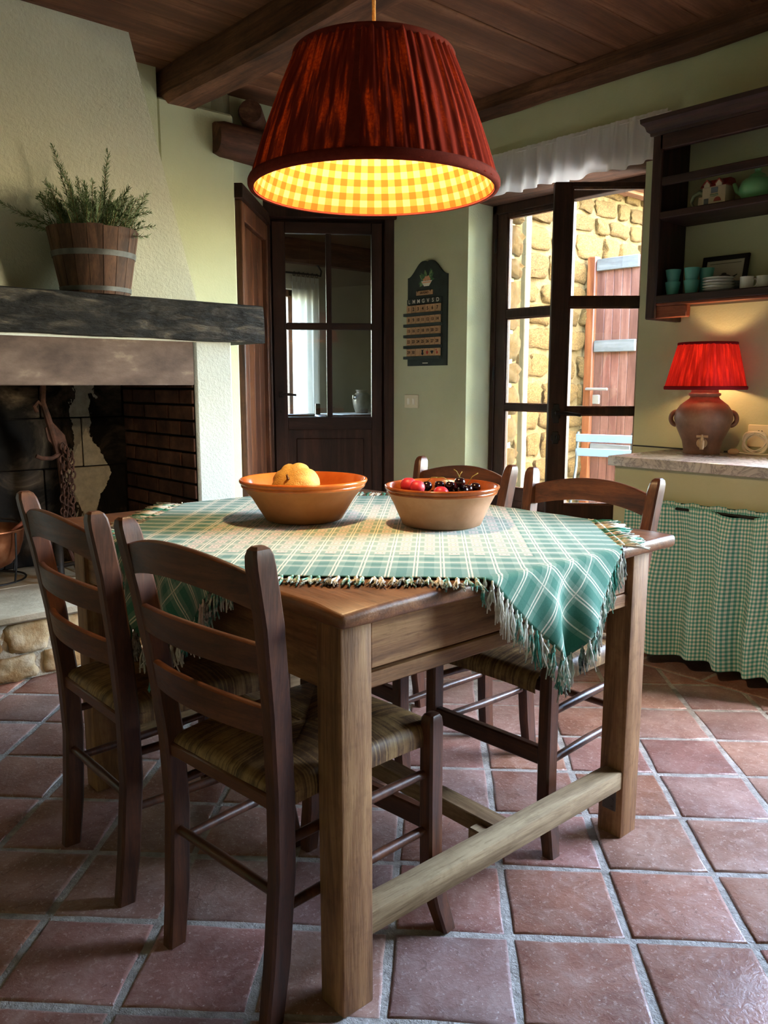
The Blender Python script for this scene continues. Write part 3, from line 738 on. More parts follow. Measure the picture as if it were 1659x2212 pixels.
# folding garden chair
gc_p = Vector((4.95, 3.26, -.03)); MAT['blueslat'] = m_plain('pale_blue_slat', '5f7084', .5, .4); MAT['gmetal'] = m_plain('dark_painted_metal', '2b3338', .5, .4)
gc = thing('garden_chair', 'pale blue slatted folding chair on the sunny terrace', 'chair', gc_p, math.radians(20))
for z_ in (.70, .80): MB().box((-.02, -.2, z_), (0, .2, z_ + .055), .004).build('back_slat', MAT['blueslat'], gc)
for k in range(6): MB().box((-.42 + k * .068, -.2, .44), (-.42 + k * .068 + .05, .2, .455), .003).build('seat_slat', MAT['blueslat'], gc)
for sy in (-.19, .19):
    MB().tube([(-.40, sy, 0), (-.2, sy, .25), (-.02, sy, .62), (.0, sy, .87)], .010, 6).build('leg', MAT['gmetal'], gc); MB().tube([(.02, sy * .92, 0), (-.2, sy * .92, .25), (-.42, sy * .92, .44)], .010, 6).build('leg', MAT['gmetal'], gc)

# ================================================================== THE NEXT ROOM, seen through the inner door
MAT['greige'] = m_noise('greige_plaster', [(0.3, 'a99d8b'), (0.7, 'b6ab99')], 2.5, .9, .1, .3, 100, .004)
YR = 6.45; XL = 2.55
zt2 = py(615, 622, YR).z; wx0, wx1 = 3.55, py(648, 700, YR).x
mb = MB()
mb.box((XL, YR, 0), (wx0, YR + .3, 3)); mb.box((wx1, YR, 0), (9.5, YR + .3, 3)); mb.box((wx0, YR, zt2), (wx1, YR + .3, 3)); mb.box((wx0, YR, 0), (wx1, YR + .3, .75))
struct(mb.build('wall_next_room', MAT['greige'], smooth=0))
mb = MB(); mb.box((XL - .2, YW + .2, 0), (XL, YR + .3, 3)); struct(mb.build('wall_next_room_left', MAT['greige'], smooth=0))
mb = MB(); mb.box((9.3, YS + .2, 0), (9.5, YR + .3, 3)); struct(mb.build('wall_next_room_right', MAT['greige'], smooth=0))
struct(MB().box((XL, YW + .3, -.1), (9.5, YR + .3, -.012)).build('floor_next_room', MAT['tile'], smooth=0))
nc = sroot('ceiling_next_room', (0, 0, 2.86))
MB().box((XL - .2, YW + .2, .03), (9.5, YR + .3, .15)).build('ceiling_deck', MAT['plank'], nc, smooth=0)
for k in range(10): MB().box((XL, 4.25 + k * .23, 0), (9.4, 4.25 + k * .23 + .226, .028), .003).build('plank', MAT['plank'], nc)
b0 = py(700, 578, YR).z
struct(MB().box((XL, YR - .16, b0), (9.4, YR, b0 + .21), .02, jit=.008).build('trim_6', MAT['beamx']), 'dark beam at the far wall of the next room')
portal((( wx0 + wx1) / 2, YR + .31, (zt2 + .75) / 2), (-PI / 2, 0, 0), wx1 - wx0, zt2 - .75)
mb = MB(); mb.box((wx1 - .06, YR + .1, .75), (wx1, YR + .15, zt2), .004); mb.box((wx0, YR + .1, zt2 - .06), (wx1, YR + .15, zt2), .004); struct(mb.build('window_1', MAT['jamb']))
def t_sheer(name, c, tr=.45):
    t = T(name); t.t.nodes.remove(t.b); v = t.coord('Object'); f = t.noise(v, 300, 2, .5)
    d = t.n('ShaderNodeBsdfDiffuse', Color=lin(c), Normal=t.bump(f, .1, .001)); s = t.n('ShaderNodeBsdfTranslucent', Color=lin(c)); m = t.n('ShaderNodeMixShader')
    t.set(m, '0', tr); t.t.links.new(d.outputs[0], m.inputs[1]); t.t.links.new(s.outputs[0], m.inputs[2]); t.t.links.new(m.outputs[0], t.out.inputs[0]); return t.m
MAT['linen'] = t_sheer('white_linen', 'ebe9e2', .5)
ca, cb = py(632, 700, YR - .1).x, py(690, 700, YR - .1).x; zr = py(640, 590, YR - .1).z
cu = thing('linen_curtain', 'long white linen curtain hanging from iron rings in the next room', 'curtain', ((ca + cb) / 2, YR - .1, 0))
mb = MB(); mb.grid(lambda u, v: Vector((ca + (cb - ca) * u, YR - .1 + .030 * math.sin(u * PI * 8 + .4 * math.sin(v * 3)) * (0.4 + .6 * v), (zr - .13) * (1 - v) + .05)), 80, 20); mb.build('cloth', MAT['linen'], cu, world=True, smooth=3.2)
for k in range(6):
    xx = ca + (cb - ca) * (k + .5) / 6
    MB().box((xx - .022, YR - .104, zr - .14), (xx + .022, YR - .098, zr - .03), .001).build('tab', MAT['linen'], cu, world=True)
    MB().tube([(xx, YR - .1 + .018 * math.cos(a), zr - .0055 + .018 * math.sin(a)) for a in [2 * PI * q / 12 for q in range(13)]], .003, 5).build('ring', MAT['black'], cu, world=True)
rd = thing('curtain_rod', 'black wrought iron curtain rod with a curled end in the next room', 'curtain rod', (cb, YR - .1, zr))
mb = MB(); mb.tube([(ca - .8, YR - .1, zr), (cb - .02, YR - .1, zr), (cb + .02, YR - .1, zr - .005), (cb + .03, YR - .1, zr + .04), (cb - .02, YR - .1, zr + .10), (cb - .02, YR - .1, zr + .17), (cb + .04, YR - .1, zr + .185)], .009, 8); mb.build('rod', MAT['black'], rd, world=True)
# sideboard with runner and stoneware jar
sz = py(775, 893, 6.0).z; sbp = py(770, 893, 6.0)
sb = thing('sideboard', 'dark wooden sideboard against the far wall of the next room', 'sideboard', (sbp.x, 6.0, 0))
MB().box((-.75, -.22, sz - .05), (.75, .3, sz), .006).build('top', MAT['doorx'], sb); MB().box((-.72, -.2, .08), (.72, .3, sz - .05), .006).build('body', MAT['doorx'], sb)
for x_ in (-.36, .36): MB().box((x_ - .33, -.215, .14), (x_ + .33, -.198, sz - .1), .006).build('door', MAT['doorz'], sb)
rn = MB(); rn.box((-.35, -.225, sz), (.45, .2, sz + .004)); rno = rn.build('table_runner', MAT['linen'], loc=(sbp.x, 6.0, 0), smooth=0); tag(rno, 'white cloth runner on the sideboard in the next room', 'runner')
def t_jar():
    t = T('stoneware'); v = t.coord('Object'); f = t.noise(v, 10, 4, .6); sx = t.n('ShaderNodeSeparateXYZ', Vector=v)
    c = t.ramp(f, [(0.3, '544c42'), (0.5, '6f665a'), (0.7, '3f2c20')]); return t.fin(c, .3, .5, 0)
MAT['jar'] = t_jar()
jr = thing('stoneware_jar', 'grey brown stoneware jar with two small lugs on the sideboard', 'jar', (sbp.x, 5.92, sz + .004)); mb = MB()
mb.lathe([(0, 0), (.055, 0), (.06, .005), (.078, .06), (.088, .115), (.084, .155), (.062, .185), (.052, .19), (.052, .205), (.057, .21), (.057, .218), (.05, .218), (.046, .20), (.046, .18), (0, .16)], 28); mb.build('body', MAT['jar'], jr, smooth=1)
for s in (-1, 1): MB().tube([(s * .082, 0, .135), (s * .105, 0, .14), (s * .105, 0, .165), (s * .075, 0, .168)], .008, 8).build('lug', MAT['jar'], jr)
# dark armchair in the next room
acp = pz(655, 905, .55); acp = py(640, 905, 5.55); ac = thing('dark_armchair', 'dark wooden armchair beside the curtain in the next room', 'chair', (acp.x, 5.55, 0), math.radians(-30)); zA = acp.z
MB().box((-.22, -.2, .40), (.24, .22, .44), .008).build('seat', MAT['doorx'], ac)
for x_ in (-.2, .2):
    MB().box((x_ - .02, -.19, 0), (x_ + .02, -.15, zA), .004).build('leg', MAT['doorz'], ac); MB().box((x_ - .02, .16, 0), (x_ + .02, .2, zA + .12), .004).build('leg', MAT['doorz'], ac)
    MB().box((x_ - .03, -.24, zA), (x_ + .03, .2, zA + .03), .008).build('armrest', MAT['doorx'], ac)
MB().box((-.2, .165, .6), (.2, .19, zA + .03), .005).build('backrest', MAT['doorx'], ac)
# ================================================================== TABLE
TX0, TX1, TY0, TY1, TZ = .820, 1.915, 1.035, 2.33, .800
lx0, lx1, ly0, ly1, LWt = .845, 1.845, 1.069, 2.29, .072
tb = thing('kitchen_table', 'old worn wooden kitchen table with a drawer and low stretchers', 'table', ((TX0 + TX1) / 2, (TY0 + TY1) / 2, 0))
mb = MB(); t = bmesh.new(); bmesh.ops.create_cube(t, size=1)
for q in t.verts: q.co = Vector(((TX0 + TX1) / 2 + q.co.x * (TX1 - TX0), (TY0 + TY1) / 2 + q.co.y * (TY1 - TY0), TZ - .0165 + q.co.z * .033))
bmesh.ops.subdivide_edges(t, edges=[e for e in t.edges if abs(e.verts[0].co.z - e.verts[1].co.z) < .001], cuts=14, use_grid_fill=True)
bmesh.ops.bevel(t, geom=[e for e in t.edges if len(e.link_faces) == 2 and e.calc_face_angle(0) > 1.0], offset=.011, segments=3, profile=.5, affect='EDGES')
for q in t.verts:
    edge = min(abs(q.co.x - TX0), abs(q.co.x - TX1), abs(q.co.y - TY0), abs(q.co.y - TY1))
    if edge < .03: q.co += mnoise.noise_vector(q.co * 9) * .0028
    cd = math.hypot(q.co.x - TX0, q.co.y - TY0)
    if cd < .06 and q.co.z > TZ - .015: q.co.z -= .006 * (1 - cd / .06)
mb.merge(t); mb.build('tabletop', MAT['tabletop'], tb, world=True, smooth=.6)
for ax in (lx0, lx1 - LWt):
    for ay in (ly0, ly1 - LWt):
        m_ = MB(); m_.box((ax, ay, 0), (ax + LWt, ay + LWt, TZ - .03), .004, seg=2)
        for q in m_.bm.verts:
            if q.co.z < .02: q.co.x += mnoise.noise(q.co * 30) * .004
        m_.build('leg', MAT['tablez'], tb, world=True)
MAT['tabley'] = m_wood('table_wood_across', '523520', '80583a', '9c744d', 'y', 0.55, 0.3, 0.3, 1.0)
DZ0, DZ1, RZ0 = .665, TZ - .033, .627
MB().box((lx0 + LWt - .002, ly0 + .012, RZ0), (lx1 - LWt + .002, ly0 + .04, DZ0 - .004), .003).build('drawer_rail', MAT['tablex'], tb, world=True)
dr = MB().box((lx0 + LWt + .002, ly0 + .006, DZ0 + .002), (lx1 - LWt - .024, ly0 + .026, DZ1 - .002), .003).build('drawer', MAT['tablex'], tb, world=True)
MB().box((lx0 + LWt, ly0 + .04, DZ0), (lx1 - LWt - .02, ly0 + .06, DZ1)).build('drawer_shade_board', MAT['soot_and_shade'], tb, world=True)  # black board, shade of the drawer gap put into its colour
MB().box((lx0 + LWt - .002, ly1 - .04, RZ0), (lx1 - LWt + .002, ly1 - .012, DZ1), .003).build('apron', MAT['tablex'], tb, world=True)
for ax in (lx0 + .012, lx1 - .04): MB().box((ax, ly0 + LWt - .002, RZ0), (ax + .028, ly1 - LWt + .002, DZ1), .003).build('apron', MAT['tabley'], tb, world=True)
for ay in (ly0 + .004, ly1 - .059):
    m_ = MB(); m_.box((lx0 + LWt - .003, ay, .137), (lx1 - LWt + .003, ay + .055, .186), .004, seg=2)
    m_.build('stretcher', MAT['stretch'], tb, world=True)
MB().box((1.335, ly0 + .055, .135), (1.39, ly1 - .055, .178), .004).build('cross_stretcher', MAT['stretchy'], tb, world=True)
MB().box((1.30, ly0 + .058, .13), (1.335, ly0 + .11, .168), .004).build('block', MAT['stretch'], tb, world=True)
br_ = MB().box((lx1 - LWt - .003, ly0 + .018, .07), (lx1 - LWt + .001, ly0 + .058, .138), .001)
for z_ in (.08, .10): 
    for y_ in (ly0 + .028, ly0 + .048): br_.tube([(lx1 - LWt - .002, y_, z_), (lx1 - LWt - .005, y_, z_)], .003, 8)
br_.build('bracket', m_plain('dull_steel', '5d5a55', .5, .5, .7), tb, world=True)

# ================================================================== TABLECLOTH
CS0, CS1, CT0, CT1 = 2.20, 3.85, -.615, 1.12           # x+y and y-x limits of the square cloth, laid askew
ZT = TZ + .0025
def over(d, r=.014):
    """distance past the table edge -> (outward, down)"""
    if d <= 0: return d, 0
    arc = r * PI / 2
    if d < arc: a = d / r; return r * math.sin(a), r * (1 - math.cos(a))
    return r, r + d - arc
def drape(x, y):
    z = ZT + .0012 * (1 + mnoise.noise(Vector((x * 14, y * 14, 0)))) + .0016 * max(0, mnoise.noise(Vector((x * 5 - y * 5, (x + y) * 2, 3))))
    if y < TY0:
        o, dn = over(TY0 - y); k = max(0, dn - .01)
        return Vector((x + .015 * k * math.sin(x * 30), TY0 - o - .005 - k * (.05 + .10 * (1 + math.sin(x * 38 + 1.0)) + .05 * math.sin(x * 61)), z - dn))
    if y > TY1:
        o, dn = over(y - TY1); k = max(0, dn - .01); return Vector((x, TY1 + o + .005 + k * .1 * (1 + math.sin(x * 34)), z - dn))
    if x < TX0:
        o, dn = over(TX0 - x); k = max(0, dn - .01); return Vector((TX0 - o - .005 - k * (.02 + .10 * (1 + math.sin(y * 36 + .5))), y, z - dn))
    if x > TX1:
        o, dn = over(x - TX1); k = max(0, dn - .01); return Vector((TX1 + o + .002 + k * .015 * (1 + math.sin(y * 34)), y, z - dn))
    return Vector((x, y, z))
def cxy(a, b): return ((a - b) / 2, (a + b) / 2)         # a = x+y, b = y-x
LS = (CS1 - CS0) / math.sqrt(2); LT = (CT1 - CT0) / math.sqrt(2)
def t_cloth():
    t = T('woven_green_cloth'); S, U = t.uv(); m = t.math
    green, lite, white = lin('346a58'), lin('869d8a'), lin('cfc8b2')
    def prof(p, L):
        d = m('MINIMUM', p, m('SUBTRACT', L, p))                         # distance to the hem
        q = m('FRACT', m('DIVIDE', p, .0553))
        dbl = m('MAXIMUM', m('LESS_THAN', m('ABSOLUTE', m('SUBTRACT', q, .44)), .030), m('LESS_THAN', m('ABSOLUTE', m('SUBTRACT', q, .56)), .030))
        line = m('MULTIPLY', dbl, m('GREATER_THAN', d, .082))
        band = m('GREATER_THAN', m('ABSOLUTE', m('SUBTRACT', m('FRACT', m('ADD', q, .5)), .5)), .19)    # light band between the lines
        inner = m('GREATER_THAN', d, .215)
        edge = m('GREATER_THAN', d, .075)
        herr = m('LESS_THAN', m('FRACT', m('DIVIDE', p, .0085)), .5)
        return d, q, line, m('MULTIPLY', band, edge), inner, herr
    ds, qs, l1, b1, i1, h1 = prof(S, LS); du, qu, l2, b2, i2, h2 = prof(U, LT)
    inner = m('MULTIPLY', i1, i2)
    lightf = m('MULTIPLY', m('ADD', b1, b2), .34)
    c = t.mix(lightf, green, lite)
    c = t.mix(m('MULTIPLY', inner, .45), c, lin('8f9b84'))
    # pale motif blocks between the lines of the centre
    cs = m('FRACT', m('ADD', qs, .5)); cu_ = m('FRACT', m('ADD', qu, .5))
    blk = m('MULTIPLY', m('LESS_THAN', m('ABSOLUTE', m('SUBTRACT', cs, .5)), .30), m('LESS_THAN', m('ABSOLUTE', m('SUBTRACT', cu_, .5)), .22))
    gap = m('LESS_THAN', m('ABSOLUTE', m('SUBTRACT', cs, .5)), .035)
    dotx = m('ABSOLUTE', m('SUBTRACT', m('ABSOLUTE', m('SUBTRACT', cs, .5)), .165)); doty = m('ABSOLUTE', m('SUBTRACT', m('ABSOLUTE', m('SUBTRACT', cu_, .5)), .10))
    dot = m('MULTIPLY', m('LESS_THAN', dotx, .055), m('LESS_THAN', doty, .035))
    mot = m('MULTIPLY', m('MULTIPLY', blk, inner), m('SUBTRACT', 1.0, m('MAXIMUM', gap, dot)))
    c = t.mix(m('MULTIPLY', mot, .9), c, lin('ccb6a6'))
    c = t.mix(m('MULTIPLY', m('MAXIMUM', l1, l2), .9), c, white)
    thin = m('MAXIMUM', m('LESS_THAN', m('ABSOLUTE', m('SUBTRACT', cs, .02)), .02), m('LESS_THAN', m('ABSOLUTE', m('SUBTRACT', cu_, .02)), .02))
    c = t.mix(m('MULTIPLY', thin, .35), c, lin('2c5c50'))
    wv = m('MULTIPLY', m('SINE', m('MULTIPLY', S, 3500.0)), m('SINE', m('MULTIPLY', U, 3500.0)))
    cn = t.noise(t.coord('Object'), 220, 3, .6)
    c = t.hsv(c, va=m('ADD', .82, m('MULTIPLY', cn, .36)))
    return t.fin(c, .9, .1, 0, t.bump(m('ADD', cn, m('MULTIPLY', wv, .3)), .25, .001), Sheen_Weight=.2)
MAT['cloth'] = t_cloth()
tc = thing('tablecloth', 'green checked tablecloth with tasselled fringe laid askew on the table', 'tablecloth', ((TX0 + TX1) / 2, (TY0 + TY1) / 2, ZT))
mb = MB(); mb.grid(lambda u, v: drape(*cxy(CS0 + (CS1 - CS0) * u, CT0 + (CT1 - CT0) * v)), 150, 156, lambda u, v: (u * LS, v * LT))
clo = mb.build('cloth', MAT['cloth'], tc, world=True, smooth=3.2)
sol = clo.modifiers.new('thick', 'SOLIDIFY'); sol.thickness = .0014; sol.offset = 1
MAT['tass'] = [m_noise('fringe_cream', [(0.3, 'b9b3a2'), (0.7, 'e4dfd2')], 60, .95, .1, .3, 300, .001), m_noise('fringe_mixed', [(0.4, '4f8d7b'), (0.6, 'cfcfbf')], 70, .95, .1, .3, 300, .001), m_noise('fringe_green', [(0.3, '24604f'), (0.7, '5f9d8a')], 60, .95, .1, .3, 300, .001), m_noise('fringe_dark', [(0.35, '232a2a'), (0.7, 'b5b5a8')], 80, .95, .1, .3, 300, .001)]
fr_ = random.Random(17); ntas = 0
def tassel(p, out, hang):
    """knot and loose strands; out = direction leaving the hem, lying or hanging"""
    global ntas
    mb = MB(); d = Vector(out).normalized()
    L = fr_.uniform(.048, .070); kp = p + d * .012
    if hang: d = (Vector((fr_.uniform(-.1, .1), fr_.uniform(-.1, .1), -1)) + Vector(out) * .12).normalized(); kp = p + d * .010
    mb.tube([p - d * .004, p + (kp - p) * .5, kp - d * .004, kp, kp + d * .005], [.0022, .0030, .0045, .0052, .0032], 6)
    s = d.cross(Vector((0, 0, 1)) if abs(d.z) < .8 else Vector((1, 0, 0))).normalized(); w2 = d.cross(s)
    for k in range(9):
        a = fr_.uniform(0, 2 * PI); q = s * math.cos(a) * .006 + w2 * math.sin(a) * .006 * (1 if hang else .35)
        j = Vector((fr_.uniform(-1, 1), fr_.uniform(-1, 1), fr_.uniform(-1, 1))) * .004
        e = kp + d * L * fr_.uniform(.7, 1.05) + q * 1.4 + j; mmid = kp + d * L * .45 + q * 1.1 - j
        if not hang and TX0 < e.x < TX1 and TY0 < e.y < TY1: e.z = max(ZT + .001, ZT + fr_.uniform(0, .006)); mmid.z = max(mmid.z, ZT + .002)
        mb.tube([kp + q * .25, mmid, e], [.0024, .0023, .0015], 4)
    for q in mb.bm.verts:
        c = q.co; x0_, x1_, y0_, y1_ = TX0 - .002, TX1 + .002, TY0 - .002, TY1 + .002
        if x0_ < c.x < x1_ and y0_ < c.y < y1_ and TZ - .036 < c.z < TZ + .002:
            dd = [(c.x - x0_, 0), (x1_ - c.x, 1), (c.y - y0_, 2), (y1_ - c.y, 3), (TZ + .002 - c.z, 4)]; k_ = min(dd)[1]
            if k_ == 0: c.x = x0_
            elif k_ == 1: c.x = x1_
            elif k_ == 2: c.y = y0_
            elif k_ == 3: c.y = y1_
            else: c.z = TZ + .002
    i = fr_.choices((0, 1, 2, 3), (3, 3, 2, 1.4))[0]
    mb.build('tassel', MAT['tass'][i], tc, world=True, smooth=3.2); ntas += 1
def edge_pts(f0, f1, dirv, n):
    for k in range(n):
        u = (k + .5 + fr_.uniform(-.25, .25)) / n; a = f0[0] + (f1[0] - f0[0]) * u; b = f0[1] + (f1[1] - f0[1]) * u
        x, y = cxy(a, b); p = drape(x, y); p2 = drape(x + dirv[0] * .02, y + dirv[1] * .02)
        o = (p2 - p); hang = p.z < ZT - .012
        if not hang and (p2.z < ZT - .004): o = (drape(x + dirv[0] * .05, y + dirv[1] * .05) - p); hang = True
        tassel(p, o if o.length > 1e-4 else Vector((dirv[0], dirv[1], 0)), hang)
h_ = .7071
edge_pts((CS0, CT0), (CS0, CT1), (-h_, -h_), 68); edge_pts((CS1, CT0), (CS1, CT1), (h_, h_), 62)
edge_pts((CS0, CT0), (CS1, CT0), (h_, -h_), 66); edge_pts((CS0, CT1), (CS1, CT1), (-h_, h_), 62)

# ================================================================== CHAIRS
def t_rush():
    t = T('woven_rush'); S, U = t.uv(); m = t.math
    idx = m('FLOOR', m('DIVIDE', S, .0036)); wn_ = t.n('ShaderNodeTexWhiteNoise', {'noise_dimensions': '1D'}, W=idx).outputs['Value']
    v = t.coord('Object'); f = t.noise(v, 30, 4, .65)
    k = m('ADD', m('MULTIPLY', wn_, .32), m('MULTIPLY', f, .85))
    c = t.ramp(k, [(0.25, '3a261a'), (0.5, '664a2f'), (0.75, '93734a'), (0.95, 'b09465')])
    return t.fin(c, .5, .4, 0, t.bump(t.noise(v, 260, 2, .5), .2, .001))
MAT['rush'] = t_rush()
SEATZ, CB, CF, CDp = .476, .185, .205, .44      # half widths at back and front, depth; local x forward, origin under seat centre
def make_chair(name, label, group):
    t_ = thing(name, label, 'chair', (0, 0, 0), 0, group)
    xb, xf = -.215, .187
    def strip(pts, w_, d_, bev=.005):
        """rectangular bar through pts (x,y,z), w_ across y, d_ across x, rounded top"""
        mb = MB(); rings = []
        for i, (p, sw) in enumerate(pts):
            ww, dd = w_ * sw / 2, d_ * sw / 2; c = min(bev, ww * .4)
            prof = [(-dd + c, -ww), (dd - c, -ww), (dd, -ww + c), (dd, ww - c), (dd - c, ww), (-dd + c, ww), (-dd, ww - c), (-dd, -ww + c)]
            rings.append([mb.v((p[0] + a, p[1] + b, p[2])) for a, b in prof])
        for a, b in zip(rings[:-1], rings[1:]):
            for i in range(8): mb.face([a[i], a[(i + 1) % 8], b[(i + 1) % 8], b[i]])
        mb.face(rings[0]); mb.face(rings[-1]); return mb
    for s in (-1, 1):                                  # rear posts run from floor to top
        P_ = [((xb - .022, s * .163, 0), .92), ((xb - .008, s * .167, .12), 1), ((xb + .004, s * .172, .30), 1), ((xb, s * .178, .46), 1), ((xb - .014, s * .189, .62), 1), ((xb - .036, s * .203, .78), 1), ((xb - .056, s * .209, .885), 1), ((xb - .060, s * .211, .905), .93), ((xb - .062, s * .212, .916), .75), ((xb - .063, s * .212, .921), .45)]
        strip(P_, .034, .046).build('rear_post', MAT['chairz'], t_, smooth=.5)
        P_ = [((xf + .012, s * .226, 0), .9), ((xf + .002, s * .211, .06), 1), ((xf - .004, s * .195, .135), 1), ((xf - .004, s * .194, .30), 1), ((xf - .004, s * .194, .468), 1), ((xf - .004, s * .194, .482), .92), ((xf - .004, s * .194, .490), .7), ((xf - .004, s * .194, .493), .4)]
        strip(P_, .036, .042).build('front_leg', MAT['chairz'], t_, smooth=.5)
        for z_, zz_ in ((.355, .36), (.225, .23)):
            MB().tube([(xb, s * .170, z_), (xb + .2, s * .176, z_ + .002), (xf, s * .190, zz_)], [.0095, .0115, .0095], 10).build('side_rung', MAT['chairz'], t_, smooth=1.2)
        MB().box((xb, s * .165 - .011, .420), (xf, s * .165 + .011, .450), .004, M=Matrix.Rotation(0, 4, 'Z')).build('side_rail', MAT['chairy'], t_)
    MB().tube([(xb - .002, -.168, .255), (xb - .002, 0, .255), (xb - .002, .168, .255)], [.0095, .0115, .0095], 10).build('rear_rung', MAT['chairy'], t_, smooth=1.2)
    MB().box((xf - .016, -.194, .225), (xf + .008, .194, .272), .004).build('front_stretcher', MAT['chairy'], t_)
    for x_, y_ in ((xf - .004, .193), (xb, .176)): MB().box((x_ - .013, -y_, .420), (x_ + .013, y_, .450), .004).build('cross_rail', MAT['chairy'], t_)
    # three bowed slats; the top one is deep and arched
    for z0, z1, arch in ((.806, .868, .032), (.692, .746, .010), (.572, .628, .010)):
        zc_ = (z0 + z1) / 2; xc = xb - .004 - max(0, zc_ - .46) * .13; hw = .173 + (zc_ - .46) * .078; mb = MB(); n = 20; A_ = []
        for i in range(n + 1):
            u = -1 + 2 * i / n; bow = -.028 * (1 - u * u); lean = .13
            top = z1 + arch * (1 - u * u) ** 1; bot = z0 + (arch * .9 * (1 - u * u) if arch > .02 else arch * .5 * (1 - u * u))
            ring = []
            for (dx, z_) in ((-.008, bot), (.008, bot), (.008, top - .003), (.004, top), (-.004, top), (-.008, top - .003)):
                ring.append(mb.v((xc + bow + dx - (z_ - zc_) * lean, u * hw, z_)))
            A_.append(ring)
        for a, b in zip(A_[:-1], A_[1:]):
            for i in range(6): mb.face([a[i], a[(i + 1) % 6], b[(i + 1) % 6], b[i]])
        mb.face(A_[0]); mb.face(A_[-1]); mb.build('slat', MAT['chairy'], t_, smooth=.7)
    # rush seat: four sectors of cords turned over the rails
    mb = MB(); bw, fw_ = .160, .174; cor = [Vector((xb + .016, -bw, 0)), Vector((xf + .002, -fw_, 0)), Vector((xf + .002, fw_, 0)), Vector((xb + .016, bw, 0))]
    cen = Vector((0.0, 0, 0)); per = .0048; sg = .018
    for e in range(4):
        a, b = cor[e], cor[(e + 1) % 4]; L = (b - a).length; dr = (b - a).normalized(); nin = (cen - (a + b) / 2); nin = (nin - dr * nin.dot(dr)).normalized()
        nst = int(L / per); na = nst * 2; rows = [-1.0, -.72, -.42, -.18, 0, .08, .2, .35, .5, .65, .8, .92, 1.0]
        Vg = []
        for i in range(na + 1):
            al = i / na; base = a.lerp(b, al); cl = []
            ridge = .0014 * (i % 2)
            for r in rows:
                if r >= 0:
                    p = base.lerp(cen, r); dist = (p - base).dot(nin)
                    z_ = SEATZ - .004 + .012 * math.sin(min(1, r * 2.2) * PI * .5) - .010 * r * r - .006 * (abs(al - .5) * 2) ** 3 * (1 - r)
                    q = Vector((p.x, p.y, z_ + ridge))
                else:
                    th_ = -r * PI * .62; R_ = .027 if e % 2 else .016
                    q = base - nin * (R_ * math.sin(th_) + ridge * math.sin(th_)) + Vector((0, 0, SEATZ - .004 - .034 * (1 - math.cos(th_)) + ridge * math.cos(th_) - .006 * (abs(al - .5) * 2) ** 3))
                    dist = r * .03
                cl.append((mb.v(q), ((base - a).dot(dr) + (q - base).dot(dr) * (1 if r >= 0 else 0) + e * 3.0, dist)))
            Vg.append(cl)
        for i in range(na):
            for j in range(len(rows) - 1):
                k4 = [Vg[i][j], Vg[i + 1][j], Vg[i + 1][j + 1], Vg[i][j + 1]]; mb.face([k[0] for k in k4], [k[1] for k in k4])
    mb.build('rush_seat', MAT['rush'], t_, smooth=3.2)
    return t_
G = 'rush-seated chairs around the kitchen table'
chairs = [('dark wooden ladder-back chair with rush seat, backed towards the table leg at the worn corner', .960, 1.335, math.radians(5)),
          ('dark wooden ladder-back chair with rush seat, at the table side nearest the hearth stones', .926, 1.842, math.radians(0)),
          ('dark wooden ladder-back chair with rush seat, its back before the gingham curtain', 1.765, 1.375, math.radians(182)),
          ('dark wooden ladder-back chair with rush seat, its back before the glazed inner door', 1.765, 1.90, math.radians(179))]
c0 = make_chair('dining_chair', chairs[0][0], G)
for i, (lb, x_, y_, rz) in enumerate(chairs):
    o = c0 if i == 0 else copy_tree(c0)
    o.location = (x_, y_, 0); o.rotation_euler = (0, 0, rz); o['label'] = lb
# ================================================================== LAMPS
def t_shade(name, dark, mid, leak, tr, leakamt, weave=260.0):
    """gathered loose-weave fabric: diffuse with light leaking through thin places"""
    t = T(name); t.t.nodes.remove(t.b); S, U = t.uv(); m = t.math
    cmb = t.n('ShaderNodeCombineXYZ', X=m('MULTIPLY', S, 120.0), Y=m('MULTIPLY', U, 2.0)); fold = t.noise(cmb.outputs[0], 1.0, 3, .6)
    cm2 = t.n('ShaderNodeCombineXYZ', X=m('MULTIPLY', S, 300.0), Y=m('MULTIPLY', U, 45.0)); slub = t.noise(cm2.outputs[0], 1.0, 4, .7)
    col_ = t.ramp(fold, [(0.3, dark), (0.65, mid)])
    d = t.n('ShaderNodeBsdfDiffuse', Color=col_); s = t.n('ShaderNodeBsdfTranslucent', Color=lin(leak)); mx = t.n('ShaderNodeMixShader')
    thin = m('MULTIPLY', m('SMOOTH_MIN', m('MULTIPLY', m('MAXIMUM', m('SUBTRACT', fold, .50), 0.0), 7.0), 1.0, .1), m('MAXIMUM', m('SUBTRACT', m('MULTIPLY', slub, 2.2), .75), 0.0))
    t.set(mx, '0', m('MINIMUM', m('ADD', tr, m('MULTIPLY', thin, leakamt)), .9))
    t.t.links.new(d.outputs[0], mx.inputs[1]); t.t.links.new(s.outputs[0], mx.inputs[2]); t.t.links.new(mx.outputs[0], t.out.inputs[0]); return t.m
